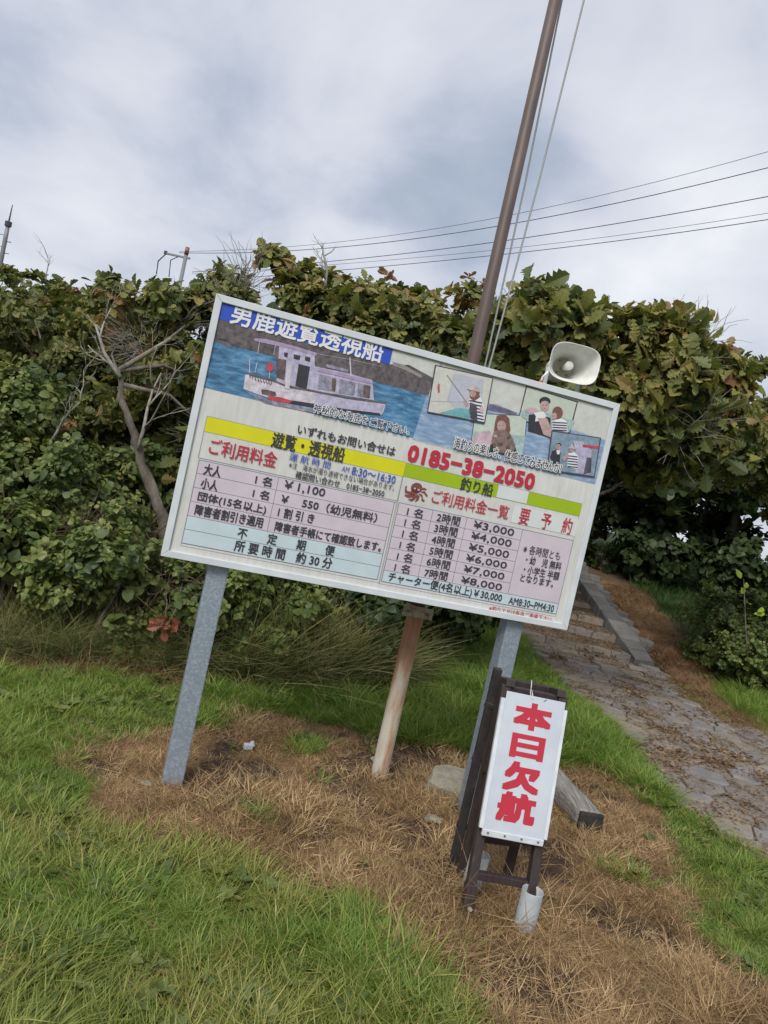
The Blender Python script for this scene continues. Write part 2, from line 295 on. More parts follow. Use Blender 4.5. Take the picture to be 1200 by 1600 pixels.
def scatter(name, key, items, parent=None):
    """items: list of (pos, euler, scale)"""
    ng, nv = NG[key]
    me = bpy.data.meshes.new(name); me.vertices.add(len(items)); me.vertices.foreach_set('co', np.array([i[0][:] for i in items], dtype=np.float32).ravel())
    a = me.attributes.new('rot', 'FLOAT_VECTOR', 'POINT'); a.data.foreach_set('vector', np.array([i[1][:] for i in items], dtype=np.float32).ravel())
    a = me.attributes.new('sc', 'FLOAT', 'POINT'); a.data.foreach_set('value', np.array([i[2] for i in items], dtype=np.float32))
    a = me.attributes.new('vi', 'INT', 'POINT'); a.data.foreach_set('value', np.array([rnd.randrange(nv) for i in items], dtype=np.int32))
    o = bpy.data.objects.new(name, me); C.objects.link(o); o.parent = parent; o['kind'] = 'stuff'
    md = o.modifiers.new('scatter', 'NODES'); md.node_group = ng; return o

# ------------------------------------------------------------------ leaf and grass kits
def leaf_geo(L, W, prof, V, F, RV, base=Vector(), d=Vector((0, 0, 1)), nrm=Vector((0, 1, 0)), fold=.35, droop=.5, rv=0.5, wav=.0):
    """one leaf, growing from base along d, its face turned to nrm"""
    d = d.normalized(); s = d.cross(nrm).normalized(); nn = s.cross(d)
    o = len(V); k = len(prof)
    for i, (t, wd) in enumerate(prof):
        c = base + d * (L * t) - nn * (droop * L * t * t * .5)
        ww = wd * W; h = nn * (fold * ww + wav * ww * (1 if i % 2 else -1))
        V += [c - s * ww + h, c, c + s * ww + h]
    for i in range(k - 1):
        a = o + 3 * i
        F += [(a, a + 1, a + 4, a + 3), (a + 1, a + 2, a + 5, a + 4)]; RV += [rv, rv]
OAKP = [(0, .03), (.14, .14), (.24, .42), (.3, .25), (.42, .75), (.48, .46), (.6, 1.05), (.67, .66), (.78, 1.0), (.85, .6), (.93, .55), (1, .04)]
OVP = [(0, .05), (.15, .6), (.4, 1), (.7, .75), (.9, .3), (1, .02)]
RNP = [(0, .3), (.15, .85), (.45, 1), (.75, .75), (1, .1)]
def rdir(r): 
    while 1:
        v_ = Vector((r.uniform(-1, 1), r.uniform(-1, 1), r.uniform(-1, 1)))
        if .05 < v_.length < 1: return v_.normalized()
def oak_cluster(r, L0=.15, n=7, spread=1.0):
    V, F, RV = [], [], []
    for i in range(n):
        a = 2 * pi * (i + r.random() * .6) / n * 1.0; e = r.uniform(.1, 1.1) * spread
        d = Vector((cos(a) * sin(e + .35), sin(a) * sin(e + .35), cos(e + .35)))
        nr = (Vector((0, 0, 1)) + rdir(r) * .35).normalized()
        if abs(nr.dot(d)) > .9: nr = Vector((-d.y, d.x, .4)).normalized()
        nr = (nr - d * nr.dot(d)).normalized()
        L = L0 * r.uniform(.6, 1.2); leaf_geo(L, L * r.uniform(.24, .33), OAKP, V, F, RV, Vector((0, 0, -.02)), d, nr, r.uniform(-.1, .8), r.uniform(-.2, 1.6), r.random(), r.uniform(0, .22))
    return V, F, RV
def twig_sprig(r, L0, ln, n, prof, wr=.45, updown=.0):
    V, F, RV = [], [], []
    for i in range(n):
        t = (i + .5) / n; a = i * 2.4 + r.random(); d = (Vector((cos(a), sin(a), r.uniform(.1, .8))) * 1).normalized()
        nr = (Vector((0, 0, 1)) + rdir(r) * .5); nr = (nr - d * nr.dot(d)).normalized()
        b = Vector((r.uniform(-1, 1) * .12 * ln, r.uniform(-1, 1) * .12 * ln, ln * (t - .5)))
        L = L0 * r.uniform(.6, 1.2); leaf_geo(L, L * wr, prof, V, F, RV, b, d, nr, r.uniform(0, .5), r.uniform(0, .9), r.random())
    return V, F, RV
def blade_tuft(r, n, R, h, w_, lean, curl, seg=3):
    V, F, RV = [], [], []
    for i in range(n):
        a = r.random() * 2 * pi; rr = R * sqrt(r.random()); b = Vector((rr * cos(a), rr * sin(a), -.01))
        az = a + r.uniform(-1.2, 1.2); dd = Vector((cos(az), sin(az), 0)); H = h * r.uniform(.45, 1.15); ln = lean * r.uniform(.2, 1.3); cu = curl * r.uniform(.3, 1.4)
        sd_ = Vector((-dd.y, dd.x, 0)); sd_ = (sd_ + dd * r.uniform(-.8, .8)).normalized(); o = len(V); ww = w_ * r.uniform(.6, 1.3)
        for k in range(seg + 1):
            t = k / seg; p = b + dd * (H * (ln * t + cu * t * t)) + Vector((0, 0, H * (t - cu * .45 * t * t) / (1 + ln * .5)))
            if k < seg: q = ww * (1 - .55 * t); V += [p - sd_ * q / 2, p + sd_ * q / 2]
            else: V += [p]
        rv = r.random()
        for k in range(seg - 1): a0 = o + 2 * k; F.append((a0, a0 + 1, a0 + 3, a0 + 2)); RV.append(rv)
        a0 = o + 2 * (seg - 1); F.append((a0, a0 + 1, a0 + 2)); RV.append(rv)
    return V, F, RV
def kit(key, mat, gen, n=5):
    pr = []
    for i in range(n):
        r = random.Random(hash(key) % 1 + i * 17 + len(key) * 101 + sum(map(ord, key)))
        me = fast_mesh(key, *gen(r)); me.materials.append(MT[mat]); pr.append(me)
    scatter_group(key, pr)
kit('oak', 'oak_leaf', lambda r: oak_cluster(r, r.uniform(.085, .16), r.randint(6, 10)), 12)
kit('oakfar', 'oak_leaf_far', lambda r: oak_cluster(r, r.uniform(.07, .12), 9), 8)
kit('oakbrown', 'oak_leaf_brown', lambda r: oak_cluster(r, .14, 6, 1.2), 4)
kit('sprig', 'bush_leaf', lambda r: twig_sprig(r, r.uniform(.035, .065), .2, 24, OVP), 8)
kit('spriglight', 'bush_leaf_light', lambda r: twig_sprig(r, r.uniform(.04, .065), .2, 18, RNP, .45), 8)
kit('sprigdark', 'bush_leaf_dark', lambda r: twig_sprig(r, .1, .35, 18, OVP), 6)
kit('lush', 'grass_lush', lambda r: blade_tuft(r, 40, .075, .15, r.choice((.0035, .0045, .0065)), r.uniform(.4, .9), r.uniform(.4, .8)), 10)
kit('weed', 'bush_leaf_light', lambda r: twig_sprig(r, .05, .02, 9, OVP, .3), 5)
kit('darkgrass', 'grass_dark', lambda r: blade_tuft(r, 40, .09, .2, .005, .6, .5), 5)
kit('olive', 'grass_olive', lambda r: blade_tuft(r, 46, .08, .085, .0036, .7, .5), 7)
kit('strawup', 'straw', lambda r: blade_tuft(r, 44, .08, .034, .0026, 1.3, .9, 2), 7)
kit('strawflat', 'straw', lambda r: blade_tuft(r, 34, .1, .042, .0024, 3.2, .8, 2), 7)
kit('strawred', 'straw_red', lambda r: blade_tuft(r, 40, .1, .06, .003, 1.8, .7, 2), 5)
kit('longdry', 'long_dry', lambda r: blade_tuft(r, 40, .12, .5, .004, .45, .75, 5), 6)
def litter_gen(r):
    V, F, RV = [], [], []
    for i in range(26):
        b = Vector((r.uniform(-.1, .1), r.uniform(-.1, .1), r.uniform(.001, .008))); d = Vector((r.uniform(-1, 1), r.uniform(-1, 1), r.uniform(-.1, .15))).normalized()
        L = r.uniform(.008, .03); leaf_geo(L, L * r.uniform(.06, .4), [(0, .2), (.5, 1), (1, .1)], V, F, RV, b, d, (Vector((0, 0, 1)) + rdir(r) * .4), .3, .3, r.random())
    return V, F, RV
kit('litterbit', 'litter', litter_gen, 5)
def twigs_gen(r):
    bm = bmesh.new()
    for i in range(7):
        p = Vector((r.uniform(-.05, .05), r.uniform(-.05, .05), 0)); d = (rdir(r) * .7 + Vector((0, 0, .8))).normalized(); pts = [p]
        for k in range(4): d = (d + rdir(r) * .4).normalized(); p = p + d * .07; pts.append(p)
        tube(bm, pts, [.0028, .0024, .002, .0015, .001], 4, False)
    bm.verts.index_update(); V = [v_.co.copy() for v_ in bm.verts]; F = [tuple(v_.index for v_ in f.verts) for f in bm.faces]; bm.free(); return V, F, [0.5] * len(F)
kit('twigs', 'vine_wood', twigs_gen, 6)
kit('paletwigs', 'dead_wood', twigs_gen, 5)

# ------------------------------------------------------------------ terrain
def nz2(x, y, s, o=0): return noise.noise(Vector((x * s + o, y * s - o, o * 1.3)))
STEPY = [9.75, 10.47, 11.15, 11.9, 12.65, 13.4]
def terr(x, y):
    z = 0.0
    k = max(0.0, (y - 9.6)) * .165; z += min(k, 1.25)
    # low verge bank right of the path
    if x > 3.85: z += min((x - 3.85) * .06, .25) * max(0, min(1, (y - 5) / 3))
    z += .018 * nz2(x, y, 1.7, 3) + .008 * nz2(x, y, 6, 9)
    return z
def path_l(y):
    P = [(3.2, 3.0), (4.0, 2.5), (4.4, 2.38), (4.8, 2.18), (5.3, 2.13), (6.0, 2.2), (6.5, 2.24), (7.2, 2.04), (8.0, 1.98), (9.7, 2.05), (30, 2.1)]
    if y <= P[0][0]: return 3.0
    for (a, b), (c, d) in zip(P, P[1:]):
        if a <= y <= c: return b + (d - b) * (y - a) / (c - a)
    return 2.1
def path_r(y):
    P = [(3.2, 4.6), (6.5, 4.3), (7.3, 4.05), (7.6, 3.75), (8.3, 3.72), (9.9, 3.93)]
    if y <= P[0][0]: return 4.6
    for (a, b), (c, d) in zip(P, P[1:]):
        if a <= y <= c: return b + (d - b) * (y - a) / (c - a)
    return 3.93
DRY = [(-.51, 4.74), (-.75, 4.2), (-.99, 3.9), (-1.18, 3.56), (-.92, 3.1), (-.72, 2.92), (-.44, 2.97), (-.16, 2.95), (.08, 2.84), (.31, 2.66), (.44, 2.48), (.55, 2.28), (.62, 1.7),
       (2.2, 1.9), (1.95, 2.7), (1.72, 3.3), (1.82, 3.9), (1.98, 4.6), (1.96, 5.1), (1.6, 5.05), (1.05, 4.95), (.3, 4.72), (-.1, 4.75)]
def inpoly(x, y, P):
    c = False; j = len(P) - 1
    for i in range(len(P)):
        if (P[i][1] > y) != (P[j][1] > y) and x < (P[j][0] - P[i][0]) * (y - P[i][1]) / (P[j][1] - P[i][1]) + P[i][0]: c = not c
        j = i
    return c
HF = [(-9, 4.0), (-4, 4.35), (-2.16, 4.8), (-.55, 5.5), (.2, 6.0), (.9, 7.6), (1.5, 9.2), (1.75, 11), (1.8, 16)]
def hedge_y(x):
    if x <= HF[0][0]: return 4.0
    for (a, b), (c, d) in zip(HF, HF[1:]):
        if a <= x <= c: return b + (d - b) * (x - a) / (c - a)
    return 99
def zone(x, y):
    jx, jy = x + .13 * nz2(x, y, 3.2, 5) + .05 * nz2(x, y, 11, 2), y + .13 * nz2(x, y, 3.2, 15) + .05 * nz2(x, y, 11, 7)
    if y > 3.3 and path_l(y) + .06 * nz2(x, y, 6, 1) < x < path_r(y) + .08 * nz2(x, y, 6, 4): return 'path' if y < 9.9 else 'steps'
    if x < path_l(y) and y > hedge_y(x): return 'under'
    if x < path_l(y) and y > hedge_y(x) - .32 - .15 * nz2(x, y, 2, 8) and x < .45: return 'dryred'
    if x >= path_r(y):
        if jx < path_r(y) + .18: return 'moss' if y < 9 else 'litter'
        if jy > 7.5 and jx < path_r(y) + .75 and not (7.5 < jy < 8.9 and jx > path_r(y) + .4): return 'litter'
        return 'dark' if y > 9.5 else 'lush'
    if inpoly(jx, jy, DRY):
        for cx, cy, r_ in ((-.29, 3.28, .07), (-.12, 4.34, .13), (1.5, 3.6, .09), (-.02, 3.9, .04)):
            if hypot(jx - cx, jy - cy) < r_: return 'lush'
        if nz2(x, y, 2.6, 21) + .4 * nz2(x, y, 9, 22) > .13: return 'bare'
        return 'dry'
    if y < 3.0 + .25 * nz2(x, y, 2, 77) and x < .15 or y < 2.3: return 'olive' if nz2(x, y, 1.8, 31) > -.25 else 'lush'
    return 'lush' if nz2(x, y, 1.5, 41) > -.45 else 'olive'
SOIL = dict(path=(.09, .07, .045), steps=(.08, .065, .05), under=(.04, .03, .02), dryred=(.17, .1, .055), moss=(.17, .16, .05), litter=(.13, .088, .052), dark=(.035, .05, .018), lush=(.06, .085, .025), olive=(.12, .13, .04), dry=(.22, .135, .068), bare=(.075, .048, .033))  # dark: soil right of the steps, tree shade put into its colour

def axis(a, b, st, far):
    v_ = list(np.arange(a, b, st)); s = st; lo, hi = a, b
    L, R = [], []
    while lo > -far: s *= 1.35; lo -= s; L.append(lo)
    s = st
    while hi < far: s *= 1.35; hi += s; R.append(hi)
    return L[::-1] + v_ + [b] + R
XS = axis(-3.4, 7.0, .055, 900); YS = axis(1.3, 12.0, .055, 900)
V = [(x, y, terr(x, y) - (.03 if (path_l(y) - .05 < x < path_r(y) + .1 and 3.3 < y < 14) else 0)) for y in YS for x in XS]
nx = len(XS); F = [(j * nx + i, j * nx + i + 1, (j + 1) * nx + i + 1, (j + 1) * nx + i) for j in range(len(YS) - 1) for i in range(nx - 1)]
me = bpy.data.meshes.new('ground'); me.from_pydata(V, [], F)
ca = me.color_attributes.new('soil', 'FLOAT_COLOR', 'POINT')
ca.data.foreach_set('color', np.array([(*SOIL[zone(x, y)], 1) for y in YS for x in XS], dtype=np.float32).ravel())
g = link('ground', me, 'soil_sheet', smooth=True); tag(g, kind='structure')

# ------------------------------------------------------------------ stone path
pr = random.Random(3)
pv, pf = [], []
ys = list(np.arange(3.2, 9.76, .12))
for y in ys:
    for k in range(5):
        x = path_l(y) + (path_r(y) - path_l(y)) * k / 4; pv.append((x, y, .004 + .018 * nz2(x, y, 1.7, 3) + .008 * nz2(x, y, 6, 9)))
for j in range(len(ys) - 1):
    for i in range(4): pf.append((j * 5 + i, j * 5 + i + 1, (j + 1) * 5 + i + 1, (j + 1) * 5 + i))
me = bpy.data.meshes.new('path'); me.from_pydata(pv, [], pf); path = link('path', me, 'path_grout', smooth=True); tag(path, kind='structure')
def clip(P, n, d):
    o = []
    for i in range(len(P)):
        a, b = P[i], P[(i + 1) % len(P)]; da, db = a.dot(n) - d, b.dot(n) - d
        if da <= 0: o.append(a)
        if da * db < 0: o.append(a + (b - a) * (da / (da - db)))
    return o
def stone_mesh(name, P, th, inset=.008, tilt=0.0, rr=pr):
    """a rough slab from outline P (2D, about its middle): bevelled top, sunk foot"""
    n = len(P); c = sum(P, Vector((0, 0))) / n; V, F = [], []
    tx, ty = rr.uniform(-tilt, tilt), rr.uniform(-tilt, tilt)
    R0 = [p + (c - p).normalized() * inset for p in P]; R1 = [p + (c - p).normalized() * (inset + .006) for p in P]; R2 = [p + (c - p).normalized() * (inset + .03 + rr.uniform(0, .01)) for p in P]
    for R, z in ((R0, -.03), (R0, th - .008), (R1, th), (R2, th + .003)):
        for p in R: V.append((p.x, p.y, z + (0 if z < 0 else (p.x - c.x) * tx + (p.y - c.y) * ty + rr.uniform(-.0015, .0015))))
    for k in range(3):
        for i in range(n): F.append((k * n + i, k * n + (i + 1) % n, (k + 1) * n + (i + 1) % n, (k + 1) * n + i))
    F.append(tuple(range(3 * n, 4 * n)))
    me = bpy.data.meshes.new(name); me.from_pydata(V, [], F); return me
def crazy(x0, x1, y0, y1, s, keep, zf, parent, name, mat, th=.018, tilt=.04, sx=1.0):
    pts = []
    nyy = max(1, round((y1 - y0) / s)); nxx = max(1, round((x1 - x0) / (s * sx)))
    for j in range(-1, nyy + 1):
        for i in range(-1, nxx + 1):
            pts.append(Vector((x0 + (i + .5 + (.5 if j % 2 else 0) + pr.uniform(-.33, .33)) * (x1 - x0) / nxx, y0 + (j + .5 + pr.uniform(-.33, .33)) * (y1 - y0) / nyy)))
    n_ = 0
    for p in pts:
        if not keep(p.x, p.y): continue
        P = [p + Vector((a * s * 1.3 * sx, b * s * 1.3)) for a, b in ((-1, -1), (1, -1), (1, 1), (-1, 1))]
        for q in pts:
            if q is p or (q - p).length > 3.2 * s * max(1, sx): continue
            nrm = (q - p); P = clip(P, nrm, ((p + q) / 2).dot(nrm))
            if len(P) < 3: break
        if len(P) < 3: continue
        P = [Vector((max(x0, min(x1, v_.x)), max(y0, min(y1, v_.y)))) for v_ in P]
        c = sum(P, Vector((0, 0))) / len(P)
        if max((v_ - c).length for v_ in P) < .05: continue
        Q = []
        for v_ in P:
            if not Q or (v_ - Q[-1]).length > .02: Q.append(v_)
        if len(Q) < 3: continue
        me = stone_mesh(name, [v_ - c for v_ in Q], th + pr.uniform(-.004, .008), .007, tilt)
        o = link(name, me, mat, parent); o.location = (c.x, c.y, zf(c.x, c.y)); n_ += 1
    return n_
crazy(1.95, 4.6, 3.25, 9.72, .235, lambda x, y: path_l(y) + .06 < x < path_r(y) - .08 and nz2(x, y, 1.9, 60) < .42, lambda x, y: .002 + .018 * nz2(x, y, 1.7, 3) + .008 * nz2(x, y, 6, 9), path, 'paving_stone', 'stone')

# ------------------------------------------------------------------ steps and kerb wall
steps = empty('stone_steps', (2.7, 9.75, 0), 0, 'low stone steps climbing away at the far end of the paved path', 'steps')
def loc(o, root):            # keep world place while parenting under a moved, unrotated root
    o.location = Vector(o.location) - Vector(root.location)
for k, y0 in enumerate(STEPY):
    z1 = .1 * (k + 1) + .0; y1 = STEPY[k + 1] if k + 1 < len(STEPY) else 14.6
    # body of the step
    bm = bmesh.new(); box(bm, (2.78, (y0 + y1) / 2 + .06, z1 / 2 - .07), (1.5, y1 - y0 + .1, z1 + .1), 0)
    st = bmo('step', bm, 'path_grout', steps); loc(st, steps)
    x = 2.03
    while x < 3.50:                       # front edge stones
        wd = min(pr.uniform(.28, .5), 3.53 - x)
        if wd < .1: break
        me = stone_mesh('edge_stone', [Vector((-wd / 2, -.07)), Vector((wd / 2, -.07)), Vector((wd / 2, .07)), Vector((-wd / 2, .07))], .105, .005, .02)
        o = link('edge_stone', me, 'stone', st); o.location = (x + wd / 2, y0 + .05 + pr.uniform(-.012, .012), z1 - .1); x += wd
    # treads
    n0 = set(C.objects)
    crazy(2.03, 3.5, y0 + .13, y1 - .01, .22, lambda x_, y_: 2.0 < x_ < 3.55 and y0 + .08 < y_ < y1 + .05, lambda x_, y_: z1 - .012 - 0, None, 'paving_stone', 'stone', .012, .03, 1.3)
    for o in set(C.objects) - n0: o.parent = st
wall = empty('kerb_wall', (3.6, 9.4, 0), 0, 'low border of grey stone blocks rising along the right side of the steps', 'kerb')
def wtop(y): return max(0, (y - 9.7) * .17) + .13
y = 9.25
while y < 14.6:
    L = pr.uniform(.22, .42); zt = wtop(y + L / 2) if y > 9.6 else .03 + .1 * (y - 9.25) / .35; x0 = 3.47; wd = .27 + pr.uniform(-.03, .03)
    bm = bmesh.new(); box(bm, (0, 0, 0), (wd, L - .014, .42), .012, Matrix.Rotation(pr.uniform(-.03, .03), 3, 'Z') @ Matrix.Rotation(-.165 if y > 9.6 else -.2, 3, 'X').inverted())
    for v_ in bm.verts: v_.co += Vector((pr.uniform(-.009, .009), pr.uniform(-.009, .009), pr.uniform(-.009, .009)))
    o = bmo('wall_stone', bm, 'kerb_stone', wall); o.location = (x0 + wd / 2 - 3.6 + (.05 if y < 9.6 else 0), y + L / 2 - 9.4, zt - .21)
    if y > 10.0 and pr.random() < .9:      # a second, narrower flag lies outside
        w2 = pr.uniform(.1, .2); bm = bmesh.new(); box(bm, (0, 0, 0), (w2, L * pr.uniform(.6, .95), .3), .01)
        o = bmo('wall_stone', bm, 'kerb_stone', wall); o.location = (x0 + wd + w2 / 2 + .01 - 3.6, y + L / 2 - 9.4, zt - .165)
    y += L

# ------------------------------------------------------------------ grass
gr = random.Random(11)
def spawn(n, x0, x1, y0, y1, want, key, sc=(.7, 1.3), bias=1.0, lift=0.0, tilt=.15):
    it = []
    for i in range(n):
        t = gr.random(); y_ = y0 + (y1 - y0) * t ** bias; hw = .66 * y_ + .35
        x_ = gr.uniform(max(x0, -hw - .2), min(x1, hw + .1)) if x0 < hw and x1 > -hw else None
        if x_ is None: continue
        # the frame leans: skip what lies well outside it
        if want(x_, y_): it.append((Vector((x_, y_, terr(x_, y_) + lift)), (gr.gauss(0, tilt), gr.gauss(0, tilt), gr.uniform(0, 6.28)), gr.uniform(*sc) * (1 + .55 * nz2(x_, y_, 2.1, 55) + .3 * nz2(x_, y_, 7, 56))))
    return it
def near(x, y): return 1
lush = spawn(13500, -3.6, 3.3, 1.5, 6.0, lambda x, y: zone(x, y) == 'lush', 0, (.3, .72), 1.4)
lush += spawn(5000, -.9, 2.25, 4.8, 10.2, lambda x, y: zone(x, y) == 'lush' and x < path_l(y), 0, (.5, 1.2), 1.1)
lush += spawn(1800, 3.7, 6.5, 6.5, 9.6, lambda x, y: zone(x, y) == 'lush' and x > path_r(y), 0, (.8, 1.6), 1.0)
lush += [(Vector((x, y, 0)), (0, 0, gr.uniform(0, 6.28)), gr.uniform(.6, 1.1)) for x, y in [(path_l(y_) - gr.uniform(.02, .3), y_) for y_ in [gr.uniform(4.9, 9.5) for _ in range(330)]]]
o = scatter('grass', 'lush', lush); tag(o, 'green grass growing round the sign and along the path')
ol = spawn(9000, -3.4, 3.3, 1.5, 6.0, lambda x, y: zone(x, y) == 'olive' or (zone(x, y) == 'lush' and gr.random() < .35), 0, (.6, 1.35), 1.5)
ol += spawn(2600, 3.6, 6.0, 4.5, 9.5, lambda x, y: zone(x, y) in ('moss',), 0, (.35, .7), 1.0)
ol += spawn(7000, -1.3, 3.0, 1.5, 5.2, lambda x, y: zone(x, y) == 'dry' and gr.random() < .035, 0, (.4, .9), 1.5)
it = spawn(1500, -3.0, 3.2, 1.6, 5.8, lambda x, y: zone(x, y) in ('lush', 'olive', 'moss') or gr.random() < .05, 0, (.5, 1.3), 1.4, .015)
o = scatter('broad_leaf_weeds', 'weed', it); tag(o, 'small broad leaved weeds in the turf')
o = scatter('short_grass', 'olive', ol); tag(o, 'short yellowish green grass at the near left')
it = spawn(17000, -1.5, 3.0, 1.5, 5.4, lambda x, y: zone(x, y) == 'dry' or (zone(x, y) == 'bare' and gr.random() < .22), 0, (.6, 1.35), 1.5, 0, .3)
o = scatter('dry_grass', 'strawup', it); tag(o, 'mown dead brown grass under the sign')
it = spawn(6000, -2.6, 3.2, 1.5, 5.6, lambda x, y: zone(x, y) == 'dry' or (zone(x, y) == 'bare' and gr.random() < .35) or (zone(x, y) in ('lush', 'olive') and gr.random() < .16), 0, (.5, 1.2), 1.5, .004, .2)
it += [(Vector((.78 + gr.gauss(0, .13), 2.98 + gr.gauss(0, .14), .0)), (gr.gauss(0, .5), gr.gauss(0, .5), gr.uniform(0, 6.3)), gr.uniform(.9, 1.9)) for _ in range(60)]
o = scatter('straw', 'strawflat', it); tag(o, 'loose pale straw lying on the dead grass')
it = spawn(3800, -3.6, .7, 4.2, 6.2, lambda x, y: zone(x, y) == 'dryred', 0, (.8, 1.5), 1.0, 0, .3)
it += spawn(8500, 3.6, 5.4, 6.8, 13.5, lambda x, y: zone(x, y) == 'litter' or zone(x, y) == 'moss' and gr.random() < .3, 0, (.5, 1.0), 1.0, 0, .4)
o = scatter('reddish_dead_grass', 'strawred', it); tag(o, 'reddish dead grass along the foot of the hedge')
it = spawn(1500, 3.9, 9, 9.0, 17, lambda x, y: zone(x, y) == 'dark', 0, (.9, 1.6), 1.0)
o = scatter('shaded_grass', 'darkgrass', it); tag(o, 'grass right of the steps, coloured dark green for the shade of the trees')  # shade under the canopy is put into the blade colour here
it = spawn(7500, 1.9, 5.2, 3.3, 13.5, lambda x, y: zone(x, y) in ('path', 'litter') and (zone(x, y) == 'litter' or (nz2(x, y, 2.5, 70) > -.12 and gr.random() < .85)), 0, (.6, 1.5), 1.0, .018, .08)
it += [(Vector((gr.uniform(2.1, 3.45), y_, .1 * sum(1 for s in STEPY if s < y_) + .015)), (0, 0, gr.uniform(0, 6)), gr.uniform(.7, 1.4)) for y_ in [gr.uniform(9.8, 14) for _ in range(1500)]]
o = scatter('leaf_litter', 'litterbit', it); tag(o, 'brown leaf litter and bark bits on the stone path')
it = spawn(2200, 2.0, 5.0, 3.3, 8.5, lambda x, y: zone(x, y) == 'path' and nz2(x, y, 1.9, 60) > .12, 0, (.4, .8), 1.0, .01, .3)
o = scatter('path_straw', 'strawup', it); tag(o, 'dry grass grown over parts of the stone path')

# ------------------------------------------------------------------ information board
YAW = 0.2605875; BW, BH, BZ = 2.0302, 1.1750, 1.0437
B0 = Vector((-0.9218, 3.3762, 0))
board = empty('information_board', B0, YAW, 'large white Japanese notice board with boat pictures and price tables on two grey steel posts', 'notice board')
def part(name, bm, mat, smooth=False): return bmo(name, bm, mat, board, smooth)
bm = bmesh.new(); box(bm, (BW / 2, .016, BZ + BH / 2), (BW - .03, .022, BH - .03), 0); face = part('backing_panel', bm, 'board_face')
fr = .031
for a, b in (((0, 0), (BW, 0)), ((0, 1), (BW, 1))):
    bm = bmesh.new(); z = BZ + fr / 2 + (BH - fr) * a[1]
    x0, x1 = 0, BW
    vs4 = [(0, z - fr / 2 * (1 if a[1] == 0 else -1)), (BW, z - fr / 2 * (1 if a[1] == 0 else -1)), (BW - fr, z + fr / 2 * (1 if a[1] == 0 else -1)), (fr, z + fr / 2 * (1 if a[1] == 0 else -1))]
    fv = [bm.verts.new((x, -.009, zz_)) for x, zz_ in vs4]; bv = [bm.verts.new((x, .036, zz_)) for x, zz_ in vs4]
    bm.faces.new(fv); bm.faces.new(bv[::-1])
    for i in range(4): bm.faces.new((fv[i], bv[i], bv[(i + 1) % 4], fv[(i + 1) % 4]))
    bmesh.ops.recalc_face_normals(bm, faces=bm.faces); bmesh.ops.bevel(bm, geom=list(bm.edges), offset=.002, segments=1, affect='EDGES'); part('frame_rail', bm, 'aluminium')
for s in (0, 1):
    bm = bmesh.new(); xo = 0 if s == 0 else BW; sg = 1 if s == 0 else -1
    vs4 = [(xo, BZ), (xo + sg * fr, BZ + fr), (xo + sg * fr, BZ + BH - fr), (xo, BZ + BH)]
    vs4 = [(x, z + (.0008 if i < 2 else -.0008)) for i, (x, z) in enumerate(vs4)]
    fv = [bm.verts.new((x, -.009, z)) for x, z in vs4]; bv = [bm.verts.new((x, .036, z)) for x, z in vs4]
    bm.faces.new(fv); bm.faces.new(bv[::-1])
    for i in range(4): bm.faces.new((fv[i], bv[i], bv[(i + 1) % 4], fv[(i + 1) % 4]))
    bmesh.ops.recalc_face_normals(bm, faces=bm.faces); bmesh.ops.bevel(bm, geom=list(bm.edges), offset=.002, segments=1, affect='EDGES'); part('frame_rail', bm, 'aluminium')
for u, wd in ((.262, .094), (1.765, .09)):
    bm = bmesh.new(); box(bm, (u, .038 + .048, 1.02), (wd, .096, 2.24), .006); part('post', bm, 'galvanised')
for z in (1.12, 2.08):
    bm = bmesh.new(); box(bm, (BW / 2 - 0, .035 + .0, z), (BW - .08, .004, .04), 0); part('back_rail', bm, 'galvanised')
